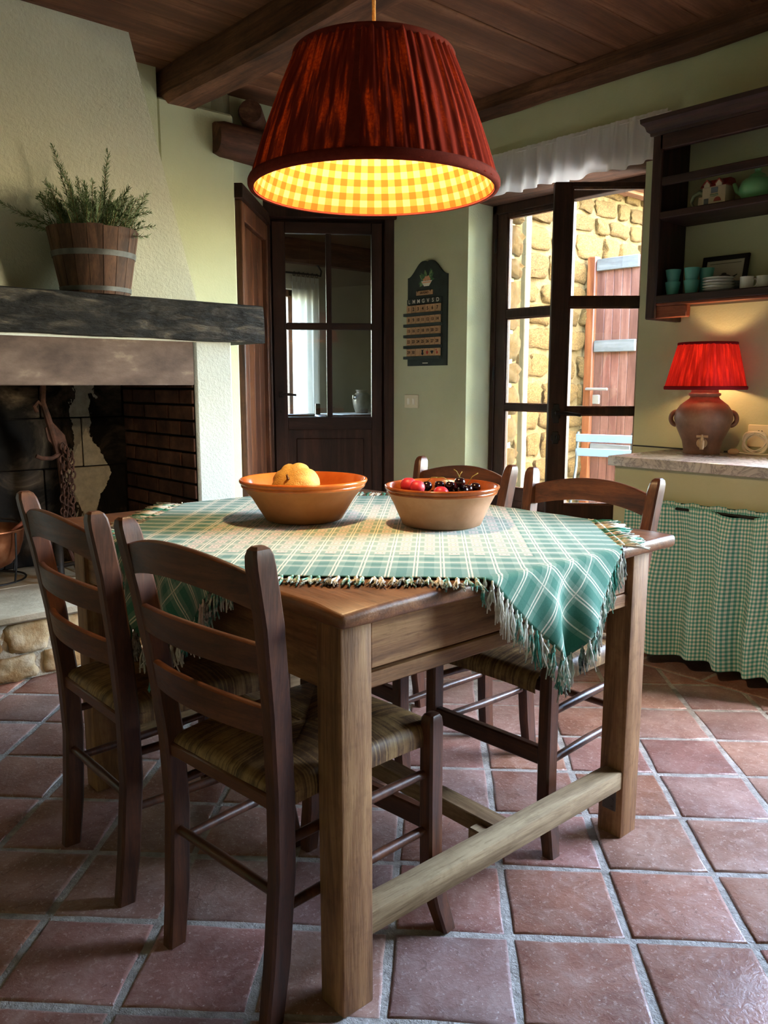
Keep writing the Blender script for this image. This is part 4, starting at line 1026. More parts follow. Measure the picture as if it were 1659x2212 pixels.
def t_gingham_lining():
    t = T('yellow_gingham_lining'); t.t.nodes.remove(t.b); S, U = t.uv(); m = t.math
    a = m('LESS_THAN', m('FRACT', m('MULTIPLY', S, 44.0)), .5); b = m('LESS_THAN', m('FRACT', m('MULTIPLY', U, 9.0)), .5)
    k = m('MULTIPLY', m('ADD', a, b), .5); c = t.ramp(k, [(0.0, 'b08f58'), (0.5, '8c5f2e'), (1.0, '6f451b')])
    d = t.n('ShaderNodeBsdfDiffuse', Color=c); s = t.n('ShaderNodeBsdfTranslucent', Color=c); mx = t.n('ShaderNodeMixShader')
    t.set(mx, '0', .14); t.t.links.new(d.outputs[0], mx.inputs[1]); t.t.links.new(s.outputs[0], mx.inputs[2]); t.t.links.new(mx.outputs[0], t.out.inputs[0]); return t.m
def t_emit(name, c, s):
    t = T(name); t.set(t.b, 'Base Color', lin('ffffff')); t.set(t.b, 'Emission Color', lin(c)); t.set(t.b, 'Emission Strength', s); return t.m
MAT['oxblood'] = t_shade('oxblood_gathered_linen', '64211a', '8a342a', 'd86a2c', .0, .95)
MAT['scarlet'] = t_shade('scarlet_gathered_linen', '8a1a1f', 'ab252a', 'ff3a2c', .06, .40)
MAT['oxtrim'] = m_noise('oxblood_binding', [(0.3, '5c1f17'), (0.7, '6f281e')], 60, .9, .1, .4, 400, .001)
MAT['lining'] = t_gingham_lining()
MAT['bulb'] = t_emit('warm_bulb', 'ffd9a0', 30)
MAT['brass'] = m_plain('brass', 'a07a3a', .35, .5, .9)
MAT['cordgold'] = m_noise('gold_cord', [(0.3, 'a8844a'), (0.7, 'd9b878')], 200, .8, .2, .5, 500, .001)
dl_ = 2.0; LP = Vector((_F * dl_ + _R * (-.0115 * dl_))); R0, R1 = .289, .181; Z0 = 1.627; Z1 = 1.914
pd = thing('pendant_lamp', 'large oxblood gathered fabric pendant lamp with yellow gingham lining, lit', 'lamp', (LP.x, LP.y, Z0))
def shade(R0, R1, H, pleats, amp, seed, z0=0.0, nu=360, nv=14, bulge=.0):
    def fn(u, v):
        a = 2 * PI * u; r = R0 + (R1 - R0) * v + bulge * math.sin(PI * v)
        k = mnoise.noise(Vector((math.cos(a) * pleats / 6, math.sin(a) * pleats / 6, v * .35 + seed))) + .6 * math.sin(a * pleats + 2.5 * mnoise.noise(Vector((math.cos(a) * 3, math.sin(a) * 3, seed + v * .5))))
        return Vector(((r + amp * k) * math.cos(a), (r + amp * k) * math.sin(a), z0 + H * v))
    mb = MB(); mb.grid(fn, nu, nv, lambda u, v: (u, v), closed=True); return mb
HP = Z1 - Z0
shade(R0, R1, HP, 60, .0042, 2.0, nu=640, bulge=.006).build('shade', MAT['oxblood'], pd, smooth=3.2)
def lnf(u, v):
    a = 2 * PI * u; r = R0 - .011 + (R1 - R0) * v; return Vector((r * math.cos(a), r * math.sin(a), HP * v))
mb = MB(); mb.grid(lnf, 220, 8, lambda u, v: (u, v), closed=True); mb.build('lining', MAT['lining'], pd, smooth=3.2)
# plain strip of fabric at the seam, facing the room
sa = AZ + PI - .14; mb = MB()
def seam(u, v): a = sa + (-.05 + .10 * u) * (1.0); r = R0 + (R1 - R0) * v + .007; return Vector((r * math.cos(a), r * math.sin(a), .018 + (HP - .03) * v))
mb.grid(seam, 4, 8); mb.build('seam_strip', MAT['oxtrim'], pd, smooth=3.2)
def band(R, z, h, th, m, par, n=96):
    mb = MB(); mb.lathe([(R - th, z), (R + th * .5, z), (R + th, z + h * .3), (R + th, z + h * .7), (R + th * .5, z + h), (R - th, z + h), (R - th, z)], n); mb.build('binding', m, par, smooth=1.2)
band(R0 - .003, -.004, .022, .0065, MAT['oxtrim'], pd); band(R1 - .001, HP - .012, .016, .006, MAT['oxtrim'], pd)
mb = MB()
for k in range(3):
    a = k * 2 * PI / 3 + .3; mb.tube([(0, 0, HP - .05), (R1 * math.cos(a), R1 * math.sin(a), HP - .004)], .002, 6)
mb.tube([(R1 * .985 * math.cos(2 * PI * k / 48), R1 * .985 * math.sin(2 * PI * k / 48), HP - .004) for k in range(49)], .002, 6)
mb.tube([(0, 0, HP - .02), (0, 0, HP - .12)], .018, 14); mb.build('fitting', MAT['brass'], pd)
mb = MB(); mb.lathe([(0, 0), (.018, .004), (.029, .022), (.030, .038), (.022, .062), (.014, .078), (.013, .095), (0, .095)], 20, (0, 0, HP - .205)); mb.build('bulb', MAT['bulb'], pd, smooth=1.5)
MB().tube([(0, 0, HP - .03), (0, 0, ZC - Z0)], .0042, 8).build('cord', MAT['cordgold'], pd)
MB().lathe([(0, 0), (.03, 0), (.045, .02), (.045, .03), (0, .03)], 24, (0, 0, ZC - Z0 - .03)).build('ceiling_rose', MAT['brass'], pd)
def lamp_light(name, loc, e, c, r):
    l = bpy.data.lights.new(name, 'POINT'); l.energy = e; l.color = c; l.shadow_soft_size = r
    o = bpy.data.objects.new(name, l); col.objects.link(o); o.location = loc; return o
lamp_light('pendant_bulb_light', (LP.x, LP.y, Z1 - .205), 27, (1.0, .70, .36), .03)

# ================================================================== COUNTER WITH GINGHAM CURTAIN
ZCT = .870; XFC = 3.10; YC1 = pz(1318, 978, ZCT).y - .0
YC1 = px(1313, 979, XFC - .03).y; YC0 = 1.0
XWC = XW - .003
ct = thing('counter', 'built-in counter with marble worktop and sage plaster base by the glazed doors', 'counter', (3.38, 1.4, 0))
marble = T('grey_marble'); v_ = marble.coord('Object'); f_ = marble.noise(v_, 6, 8, .7, 2.2); f2 = marble.math('ABSOLUTE', marble.math('SUBTRACT', f_, .5))
MAT['marble'] = marble.fin(marble.ramp(f2, [(0.0, '8b8788'), (0.03, 'b4b1af'), (0.12, 'c9c7c3'), (.3, 'bab7b4')]), .18, .5, 0)
MB().box((XFC - .03, YC0, ZCT - .042), (XWC, YC1, ZCT), .004, seg=2).build('worktop', MAT['marble'], ct, world=True)
mb = MB(); mb.box((XFC, YC0, ZCT - .175), (XFC + .06, YC1 - .02, ZCT - .042)); mb.box((XFC, YC1 - .085, 0), (XWC, YC1 - .02, ZCT - .175)); mb.box((XFC + .06, YC1 - .085, ZCT - .175), (XWC, YC1 - .02, ZCT - .042)); mb.box((XFC, YC0, 0), (XWC, YC0 + .06, ZCT - .042))
mb.build('plaster_base', MAT['sage'], ct, world=True, smooth=0)
mb = MB(); mb.box((XFC + .30, YC0 + .06, 0), (XFC + .34, YC1 - .085, ZCT - .1)); mb.build('cavity_shade_panel', MAT['soot_and_shade'], ct, world=True, smooth=0)  # black sheet painting the shade of the cavity behind the curtain
def t_gingham(name, c0, c1, c2, per):
    t = T(name); S, U = t.uv(); m = t.math
    a = m('LESS_THAN', m('FRACT', m('DIVIDE', S, per)), .5); b = m('LESS_THAN', m('FRACT', m('DIVIDE', U, per)), .5)
    c = t.ramp(m('MULTIPLY', m('ADD', a, b), .5), [(0.0, c0), (0.5, c1), (1.0, c2)])
    return t.fin(c, .9, .1, 0, t.bump(t.noise(t.coord('Object'), 400, 2, .5), .1, .001))
MAT['gingham'] = t_gingham('teal_gingham', 'eceee4', '93c4b8', '4e9c90', .0165)
ctn = thing('gingham_curtain', 'teal and white gingham curtain gathered under the marble worktop', 'curtain', (XFC + .0, 1.3, .06))
cy0, cy1 = YC0 + .05, YC1 - .10; zt_, zb_ = ZCT - .185, .055
def cfn(u, v):
    y_ = cy1 + (cy0 - cy1) * u; k = y_ * 1.0
    big = math.sin(k * 44 + 1.3 * math.sin(k * 9)) + .6 * math.sin(k * 25 + 2)
    sm = math.sin(k * 150) * (1 - v) ** 2
    sag = -.018 * max(0, math.sin(k * 14 + .5)) * (1 - v) ** 6
    hem = .010 * math.sin(k * 21 + 1)
    amp = (.012 + .030 * min(1, v * 1.8))
    return Vector((XFC - .026 - amp * big * .8 - .0035 * sm + .006 * math.sin(v * 9 + k * 7) - .01 * v, y_ + .006 * math.sin(v * 5 + k * 17), zt_ + (zb_ - zt_ + hem) * v + sag))
mb = MB(); mb.grid(cfn, 420, 40, lambda u, v: (u * (cy1 - cy0) * 1.45, v * (zt_ - zb_))); mb.build('cloth', MAT['gingham'], ctn, world=True, smooth=3.2)
rod_ = MB().tube([(XFC - .02, cy1 + .01, zt_ - .012), (XFC - .02, cy0 - .01, zt_ - .012)], .006, 8).build('curtain_wire', MAT['black']); tag(rod_, 'thin black rod threading the gingham curtain', 'curtain rod')
# frill above the rod
def frf(u, v):
    y_ = cy1 + .005 + (cy0 - cy1) * u; s_ = math.sin(y_ * 230) + .5 * math.sin(y_ * 97)
    return Vector((XFC - .028 - .006 * s_ * (.4 + v), y_, zt_ - .004 + .020 * v + .004 * v * math.sin(y_ * 60)))
mb = MB(); mb.grid(frf, 620, 3, lambda u, v: (u * (cy1 - cy0) * 2.2, v * .02)); mb.build('frill', MAT['gingham'], ctn, world=True, smooth=3.2)

# ---- red table lamp made from a stoneware tap jar
lp = px(1515, 975, XW - .165); lp.z = ZCT
tl = thing('table_lamp', 'table lamp with scarlet gathered shade on a terracotta jar with tap, lit', 'lamp', lp)
def t_terra():
    t = T('old_terracotta_jar'); v = t.coord('Object'); f = t.noise(v, 8, 5, .65); g = t.noise(v, 60, 3, .6)
    c = t.ramp(f, [(0.3, '5f4436'), (0.5, '7a5746'), (0.72, '94725e')]); return t.fin(c, .5, .4, 0, t.bump(g, .15, .002))
MAT['terra'] = t_terra()
mb = MB(); mb.lathe([(0, 0), (.076, 0), (.079, .004), (.078, .02), (.085, .055), (.112, .115), (.124, .155), (.120, .185), (.100, .215), (.078, .232), (.064, .243), (.060, .252), (.068, .258), (.068, .266), (.058, .270), (.056, .285), (0, .288)], 44, wob=.004); mb.build('jar', MAT['terra'], tl, smooth=1.0)
tocam = Vector((-lp.x, -lp.y, 0)).normalized(); sd_ = Vector((-tocam.y, tocam.x, 0))
for s in (-1, 1):
    c = sd_ * (s * .125) + Vector((0, 0, .155)); mb = MB(); mb.tube([c + Vector((0, 0, .030 * math.sin(q_))) + sd_ * (s * (-.014 + .026 * math.cos(q_))) for q_ in [-1.5 + 3.0 * i_ / 12 for i_ in range(13)]], .010, 10, flat=1.5); mb.build('lug', MAT['terra'], tl, smooth=1.2)
tp = tocam * .085 + Vector((0, 0, .052)); mb = MB()
mb.tube([tp - tocam * .01, tp + tocam * .012, tp + tocam * .013], [.024, .022, .012], 16); mb.tube([tp + tocam * .01, tp + tocam * .042], .009, 10); mb.tube([tp + tocam * .036 + Vector((0, 0, .014)), tp + tocam * .036 - Vector((0, 0, .026))], [.011, .008], 10)
mb.tube([tp + tocam * .034 + Vector((0, 0, .01)), tp + tocam * .034 + Vector((0, 0, .038))], .006, 8); mb.tube([tp + tocam * .034 + Vector((0, 0, .030)) - sd_ * .024, tp + tocam * .034 + Vector((0, 0, .030)) + sd_ * .024], .0055, 8)
mb.build('tap', m_noise('pale_wood_tap', [(0.3, '9d8062'), (0.7, 'c0a482')], 20, .6, .3), tl, smooth=1.0)
SZ0, SZ1, SR0, SR1 = .285, .485, .172, .122
shade(SR0, SR1, SZ1 - SZ0, 30, .0026, 7.0, SZ0, nu=320).build('shade', MAT['scarlet'], tl, smooth=3.2)
MAT['scartrim'] = t_sheer('scarlet_binding', '7c1f24', .12)
band(SR0 - .001, SZ0 - .003, .016, .004, MAT['scartrim'], tl); band(SR1, SZ1 - .010, .012, .004, MAT['scartrim'], tl)
mb = MB(); mb.tube([(0, 0, .285), (0, 0, .33)], .016, 12); mb.tube([(SR1 * math.cos(2 * PI * k / 32), SR1 * math.sin(2 * PI * k / 32), SZ1 - .005) for k in range(33)], .002, 6)
for k in range(3): a = k * 2 * PI / 3; mb.tube([(0, 0, .33), (SR1 * math.cos(a), SR1 * math.sin(a), SZ1 - .006)], .002, 6)
mb.build('fitting', MAT['brass'], tl)
mb = MB(); mb.lathe([(0, 0), (.012, 0), (.014, .015), (.027, .045), (.025, .065), (.012, .080), (0, .083)], 18, (0, 0, .33)); mb.build('bulb', MAT['bulb'], tl, smooth=1.5)
cd = MB(); c_ = [lp + Vector((.05, .05, .012)), lp + Vector((.09, .12, .006)), Vector((XW - .05, lp.y + .30, ZCT + .006)), Vector((XW - .045, lp.y + .42, ZCT + .006)), Vector((XW - .02, YC1 - .04, ZCT + .002))]
cd.tube([p - lp for p in c_], .0034, 6); cd.build('cord', MAT['black'], tl)
lamp_light('table_lamp_bulb_light', (lp.x, lp.y, ZCT + .37), 9, (1.0, .58, .24), .03)
# socket plate with a coiled white cable, and a plug lying on the worktop
op = px(1643, 942, XW); MAT['ivory'] = m_plain('ivory_plastic', 'd9cfb0', .4, .4); MAT['whitecable'] = m_plain('white_cable', 'e2dcc8', .45, .4)
so_ = thing('wall_socket', 'ivory wall socket above the marble worktop', 'socket', (XW, op.y, op.z))
MB().box((-.008, -.055, -.05), (.001, .055, .05), .003).build('plate', MAT['ivory'], so_)
mb = MB()
for dy, dz in ((.006, .022), (-.008, .022), (0, .012), (0, .002)): mb.tube([(-.0085, dy, dz), (-.0070, dy, dz)], .0032, 8)
mb.build('pin_hole', MAT['black'], so_)
cc_ = MB(); base = Vector((XW - .05, op.y - .005, ZCT + .052)); pts = []
for k in range(120):
    a = k * .33; R_ = .046 + .008 * math.sin(k * .21); pts.append(base + Vector((-.010 * math.sin(a * .37) - .012, R_ * math.cos(a) * 1.1, max(-.045, R_ * .95 * math.sin(a + .3 * math.sin(k * .05))))))
cc_.tube(pts, .0036, 6); co_ = cc_.build('coiled_cable', MAT['whitecable'], smooth=1.2); tag(co_, 'white cable coiled up below the wall socket on the worktop', 'cable')
pg = px(1588, 972, XW - .12); pg.z = ZCT; plg = thing('inline_plug', 'small beige plug with thin wire lying on the marble worktop', 'plug', pg)
mb = MB(); mb.tube([(0, .03, .010), (0, .02, .012), (0, -.004, .013), (0, -.018, .010)], [.006, .013, .014, .006], 12); mb.build('body', m_plain('beige_plastic', 'b39a7e', .5, .3), plg, smooth=1)
MB().tube([(0, -.016, .010), (.01, -.06, .006), (.03, -.11, .005), (.05, -.15, .008)], .0025, 6).build('wire', MAT['whitecable'], plg)
MB().tube([(0, .028, .010), (0, .05, .010)], .004, 6).build('pin', MAT['black'], plg)
# ================================================================== VALANCE over the glazed doors
va, vb = px(1066, 352, XW - .03).y, px(1446, 240, XW - .03).y; vz = px(1240, 298, XW - .03).z
MAT['voile'] = t_sheer('white_voile', 'f0eef0', .5)
vl = thing('window_valance', 'short white voile valance on a thin rod over the glazed doors', 'curtain', (XW - .03, (va + vb) / 2, vz - .2))
def vfn(a, b, sd):
    def fn(u, v):
        y_ = a + (b - a) * u; s_ = math.sin(y_ * 52 + sd + 1.5 * math.sin(y_ * 11)); f2 = math.sin(y_ * 190 + sd)
        drop = .205 + .006 * math.sin(y_ * 24 + sd)
        return Vector((XW - .045 - (.004 + .016 * v) * s_ - .003 * f2 * (1 - v) - .012 * v, y_, vz + .018 - (drop + .018) * v))
    return fn
ym = px(1232, 310, XW - .03).y
for a, b, sd in ((va + .03, ym - .008, 0), (ym + .004, vb, 2.2)):
    mb = MB(); mb.grid(vfn(a, b, sd), 160, 14); mb.build('panel', MAT['voile'], vl, world=True, smooth=3.2)
MB().tube([(XW - .045, va + .05, vz), (XW - .045, vb - .02, vz)], .003, 8).build('rod', MAT['voile'], vl, world=True)
# ================================================================== WALL SHELF WITH CROCKERY
XA = XW - .265
ci = px(1485, 450, XW).y; cyl = px(1412, 350, XA).y          # inner and outer face of the left side board
ca_y1 = ci + .03; ca_y0 = 1.02
z_top = px(1400, 258, XA - .03).z; z_bot = px(1403, 690, XA).z; z_s = px(1419, 655, XA).z; z_m = px(1419, 474, XA).z
ws_ = thing('wall_shelf', 'dark stained open wall shelf with moulded cornice above the counter', 'wall shelf', (XA, 1.5, z_bot))
mb = MB(); mb.box((XA + .012, ci, z_bot), (XW, ca_y1, z_top - .02), .003); mb.build('side_board', MAT['cabz'], ws_, world=True)
mb = MB(); mb.box((XA + .012, ca_y0, z_bot), (XW, ca_y0 + .03, z_top - .02), .003); mb.build('side_board', MAT['cabz'], ws_, world=True)
mb = MB(); mb.box((XA, ci - .018, z_bot), (XA + .016, ca_y1 + .003, z_top - .05), .005); mb.build('face_stile', MAT['cabz'], ws_, world=True)
for z_, h_, nm in ((z_s, .034, 'shelf'), (z_m, .03, 'shelf')):
    MB().box((XA + .002, ca_y0 + .03, z_), (XW, ci, z_ + h_), .004).build(nm, MAT['caby'], ws_, world=True)
MB().box((XA + .006, ca_y0 + .03, z_s - .012), (XA + .05, ci, z_s + .001), .003).build('under_edge', MAT['redwood'], ws_, world=True)
MB().box((XA, ca_y0 + .03, z_top - .13), (XA + .03, ci, z_top - .02), .004).build('frieze', MAT['caby'], ws_, world=True)
MB().box((XA + .03, ca_y0, z_top - .05), (XW, ca_y1, z_top - .02), .003).build('top_board', MAT['caby'], ws_, world=True)
rz_ = px(1440, 400, XA + .01).z; MB().box((XA + .004, ca_y0 + .03, rz_), (XA + .022, ci, rz_ + .036), .004).build('plate_rail', MAT['caby'], ws_, world=True)
MB().box((XA + .014, ci - .16, z_bot + .004), (XA + .05, ci - .001, z_s - .011), .004).build('bracket_block', MAT['redwood'], ws_, world=True)
pr_ = [(0, 0), (-.012, 0), (-.014, .012), (-.026, .02), (-.034, .040), (-.05, .052), (-.052, .07), (0, .07)]; mb = MB(); oa = [Vector((XA + a, ca_y1 - a * .8, z_top - .07 + b)) for a, b in pr_]; ob = [Vector((XA + a, ca_y0 + a * .8, z_top - .07 + b)) for a, b in pr_]
mb.prism(oa, (0, ca_y0 - ca_y1, 0))
oc = [Vector((XA + .02, ca_y1 - a, z_top - .07 + b)) for a, b in pr_]; mb.prism(oc, (XW - XA - .02, 0, 0)); mb.build('cornice', MAT['caby'], ws_, world=True, smooth=.4)
SB = z_s + .034; SM = z_m + .03
def t_glaze(name, c, rough=.2, sub=.0): 
    t = T(name); f = t.noise(t.coord('Object'), 14, 3, .5); return t.fin(t.hsv(lin(c), va=t.math('ADD', .85, t.math('MULTIPLY', f, .3))), rough, .5, 0)
MAT['tealcup'] = t_glaze('teal_pottery', '4f9a93', .35); MAT['china'] = t_glaze('white_china', 'd8d8d2', .2); MAT['greychina'] = t_glaze('blue_grey_china', '8d9a9c', .25); MAT['celadon'] = t_glaze('celadon_green_pottery', '6fae7d', .3)
def cupmesh():
    mb = MB(); mb.lathe([(0, .0), (.022, 0), (.024, .003), (.029, .03), (.0335, .058), (.0335, .060), (.031, .060), (.027, .03), (.021, .008), (0, .006)], 26); return mb.mesh('teal_cup', MAT['tealcup'], 1.0)
cm_ = cupmesh(); cg = 'teal cups on the wall shelf'
XD = XA + .075
for lab, u, dx, lv in (('teal cup at the bottom of the stack beside the shelf side board', 1453, 0, 0), ('teal cup on top of the stack beside the shelf side board', 1453, 0, 1), ('teal cup at the bottom of the stack beside the white plates', 1493, .0, 0), ('teal cup on top of the stack beside the white plates', 1493, .0, 1), ('teal cup at the bottom of the half hidden stack behind the white plates', 1524, .06, 0), ('teal cup on top of the half hidden stack behind the white plates', 1524, .06, 1)):
    y_ = px(u, 620, XD + dx).y; o = place('teal_cup', cm_, loc=(XD + dx, y_, SB + lv * .0530)); tag(o, lab, 'cup', cg)
def platemesh(R, m, nm):
    mb = MB(); mb.lathe([(0, 0), (R * .55, 0), (R * .6, .003), (R * .97, .011), (R, .0125), (R * .97, .0135), (R * .58, .006), (0, .005)], 36); return mb.mesh(nm, m, 1.0)
pm = platemesh(.066, MAT['china'], 'white_plate'); py_ = px(1552, 615, XD + .01).y
for k, w_ in enumerate(('lowest', 'second lowest', 'third from the bottom', 'fourth from the bottom', 'topmost')):
    o = place('white_plate', pm, loc=(XD + .01, py_, SB + k * .0118)); tag(o, 'small white plate, %s in the stack on the wall shelf' % w_, 'plate', 'white plates on the wall shelf')
pm2 = platemesh(.05, MAT['greychina'], 'grey_saucer'); py2 = px(1590, 610, XD + .09).y
for k, w_ in enumerate(('lowest', 'second lowest', 'third from the bottom', 'topmost')):
    o = place('grey_saucer', pm2, loc=(XD + .10, py2, SB + k * .0116)); tag(o, 'blue grey saucer, %s in the stack behind the white mug' % w_, 'saucer', 'saucers on the wall shelf')
def mug(u, x_, lab, ang):
    t_ = thing('white_mug', lab, 'mug', (x_, px(u, 615, x_).y, SB), ang, 'white mugs on the wall shelf'); mb = MB()
    mb.lathe([(0, 0), (.025, 0), (.0275, .003), (.0275, .05), (.0285, .052), (.0255, .052), (.025, .006), (0, .005)], 26); mb.build('body', MAT['china'], t_, smooth=1.0)
    MB().tube([(0, -.026, .042), (0, -.040, .040), (0, -.044, .027), (0, -.038, .014), (0, -.026, .012)], .0036, 8).build('handle', MAT['china'], t_, smooth=1.2)
mug(1613, XD + .0, 'white mug beside the plate stack, handle turned to the next mug', .0); mug(1648, XD + .02, 'white mug farther from the plate stack than the other mug', -.2)
# framed print leaning on the wall
fa = px(1512, 600, XW - .05); fb = px(1612, 600, XW - .05); fz1 = px(1565, 550, XW - .04).z; FWd = (fa.y - fb.y); FH = fz1 - SB
pf = thing('framed_print', 'small dark framed print of a teapot leaning at the back of the wall shelf', 'picture', (XW - .055, (fa.y + fb.y) / 2, SB)); tilt = Matrix.Rotation(math.radians(12), 4, 'Y')
def fbx(lo, hi, nm, m, bev=.002): MB().box(lo, hi, bev, M=tilt).build(nm, m, pf)
hw = FWd / 2; fbx((-.012, -hw, 0), (0, hw, .02), 'frame', MAT['black']); fbx((-.012, -hw, FH - .02), (0, hw, FH), 'frame', MAT['black']); fbx((-.012, -hw, .0), (0, -hw + .02, FH), 'frame', MAT['black']); fbx((-.012, hw - .02, .0), (0, hw, FH), 'frame', MAT['black'])
fbx((-.004, -hw + .015, .015), (-.002, hw - .015, FH - .015), 'mount', m_plain('cream_paper', 'b9b5a6', .8, .1), 0)
mb = MB(); gp = m_plain('print_ink', '4a4a48', .8, .1)
def flat(pts2): mb.prism([tilt @ Vector((-.0045, a, b)) for a, b in pts2], tilt.to_3x3() @ Vector((-.0006, 0, 0)))
flat([(.038 * math.cos(a), FH * .42 + .018 * math.sin(a)) for a in [2 * PI * k / 24 for k in range(24)]]); flat([(.012 * math.cos(a), FH * .42 + .020 + .006 * math.sin(a)) for a in [2 * PI * k / 12 for k in range(12)]]); flat([(-.035, FH * .42 - .005), (-.035, FH * .42 + .004), (-.06, FH * .42 + .016), (-.062, FH * .42 + .012)])
flat([(-hw + .035, FH * .8), (hw - .035, FH * .8), (hw - .035, FH * .8 + .002), (-hw + .035, FH * .8 + .002)]); mb.build('teapot_drawing', gp, pf)
# house-shaped teapot
hp_ = px(1549, 438, XD + .02); tpz = thing('house_teapot', 'cream house-shaped teapot with red roof on the wall shelf', 'teapot', (XD + .03, hp_.y, SM), 0)
MAT['cream'] = t_glaze('cream_glaze', 'b8ab94', .3); MAT['roofred'] = t_glaze('red_glaze', '8d2f28', .35); MAT['bluegrey'] = t_glaze('window_paint', '5a6470', .4); MAT['oldgreen'] = t_glaze('sage_glaze', '7f8a70', .35)
MB().box((-.045, -.052, 0), (.045, .052, .082), .004, seg=2).build('body', MAT['cream'], tpz); MB().box((-.03, .05, 0), (.03, .078, .05), .003).build('annex', MAT['cream'], tpz)
mb = MB(); mb.prism([(-.052, -.058, .08), (.052, -.058, .08), (.018, -.058, .112), (-.018, -.058, .112)], (0, .116, 0)); mb.build('roof', MAT['roofred'], tpz)
for y_ in (-.026, .026):
    mb = MB(); mb.prism([(-.056, y_ - .013, .078), (-.056, y_ + .013, .078), (-.056, y_ + .013, .090), (-.056, y_, .104), (-.056, y_ - .013, .090)], (.03, 0, 0)); mb.build('dormer', MAT['cream'], tpz)
    mb = MB(); mb.prism([(-.059, y_ - .018, .088), (-.059, y_ - .014, .087), (-.059, y_, .103), (-.059, y_ + .014, .087), (-.059, y_ + .018, .088), (-.059, y_, .109)], (.03, 0, 0)); mb.build('dormer_roof', MAT['roofred'], tpz)
MB().box((-.047, -.018, .054), (-.044, .012, .076), .0008).build('window', MAT['bluegrey'], tpz); MB().box((-.047, .022, .008), (-.044, .042, .034), .0008).build('window', MAT['bluegrey'], tpz)
mb = MB(); mb.prism([(-.047, -.018 + .016 * math.cos(a), .018 + .018 * math.sin(a)) for a in [PI * k / 10 for k in range(11)]] + [(-.047, -.034, 0), (-.047, -.002, 0)][0:0], (.003, 0, 0)); mb.build('arched_door', MAT['roofred'], tpz)
mb = MB(); mb.tube([(-.047, -.02, .046), (-.05, -.005, .043), (-.047, .012, .046)], .005, 8); mb.build('flower_box', MAT['oldgreen'], tpz)
mb = MB(); mb.tube([(0, .06, .062), (0, .085, .075), (0, .115, .062), (0, .125, .035), (0, .11, .012), (0, .085, .006)], [.009, .010, .009, .008, .008, .009], 10); mb.build('handle', MAT['oldgreen'], tpz, smooth=1.2)
gp_ = px(1634, 425, XD + .03); gt = thing('cabbage_teapot', 'round celadon green leaf-moulded teapot on the wall shelf', 'teapot', (XD + .03, gp_.y, SM))
mb = MB(); mb.lathe([(0, 0), (.04, 0), (.052, .01), (.066, .035), (.068, .055), (.060, .078), (.045, .09), (.034, .094), (0, .094)], 40)
for q in mb.bm.verts:
    a = math.atan2(q.co.y, q.co.x); r = math.hypot(q.co.x, q.co.y)
    if r > .03: k = 1 + .03 * abs(math.sin(a * 4 + q.co.z * 20)); q.co.x *= k; q.co.y *= k
mb.build('body', MAT['celadon'], gt, smooth=1.0)
mb = MB(); mb.lathe([(0, .092), (.036, .092), (.030, .104), (.014, .112), (.012, .12), (.015, .126), (0, .130)], 24); mb.build('lid', MAT['celadon'], gt, smooth=1.0)
MB().tube([(0, .06, .04), (0, .085, .055), (0, .098, .085)], [.014, .010, .008], 10).build('spout', MAT['celadon'], gt, smooth=1.2)
MB().tube([(0, -.062, .075), (0, -.09, .075), (0, -.095, .05), (0, -.066, .03)], .008, 10).build('handle', MAT['celadon'], gt, smooth=1.2)
# ================================================================== BOWLS AND FRUIT
def t_bowl(name, glaze, clay1, clay2, glaze2='c9702e'):
    t = T(name); v = t.coord('Object'); f = t.noise(v, 9, 5, .65); g = t.noise(v, 70, 3, .6); S, U = t.uv(); m = t.math
    clay = t.ramp(f, [(0.3, clay1), (0.7, clay2)]); gl = t.ramp(f, [(0.3, glaze), (0.75, glaze2)])
    ed = m('ADD', U, m('MULTIPLY', m('SUBTRACT', f, .5), .10))
    k = m('GREATER_THAN', ed, .36)
    return t.fin(t.mix(k, clay, gl), m('SUBTRACT', .62, m('MULTIPLY', k, .42)), .45, 0, t.bump(g, .1, .002))
def bowl(name, lab, c, R, r, h, m):
    b = thing(name, lab, 'bowl', c); mb = MB()
    out = [(0, .002), (r * .9, 0), (r, .004), (r + (R - r) * .25, h * .28), (r + (R - r) * .52, h * .56), (R * .93, h * .78)]
    rim = [(R * .955, h * .80), (R * .97, h * .84), (R * .962, h * .875), (R * .985, h * .90), (R * 1.0, h * .945), (R * .995, h * .985), (R * .975, h), (R * .95, h * .985)]
    inn = [(R * .90, h * .80), (r + (R - r) * .45, h * .52), (r + (R - r) * .15, h * .25), (r * .92, h * .10), (0, h * .07)]
    mb.lathe(out + rim + inn, 72, wob=.006); mb.build('body', m, b, smooth=1.0); return b
MAT['bowl1'] = t_bowl('orange_glazed_terracotta', 'a34a1c', '9a6238', 'b57a4a'); MAT['bowl2'] = t_bowl('brown_glazed_terracotta', '6a2c16', '94694a', 'b0876a', 'a85a2a')
B1 = pz(657, 1122, ZT + .003); B2 = pz(954, 1133, ZT + .003); B1.z = B2.z = ZT + .0035
bowl('terracotta_bowl', 'wide terracotta bowl glazed orange inside, holding a melon', B1, .177, .105, .116, MAT['bowl1'])
bowl('terracotta_bowl', 'smaller terracotta bowl with brown glazed rim, holding cherries and plums', B2, .153, .105, .108, MAT['bowl2'])
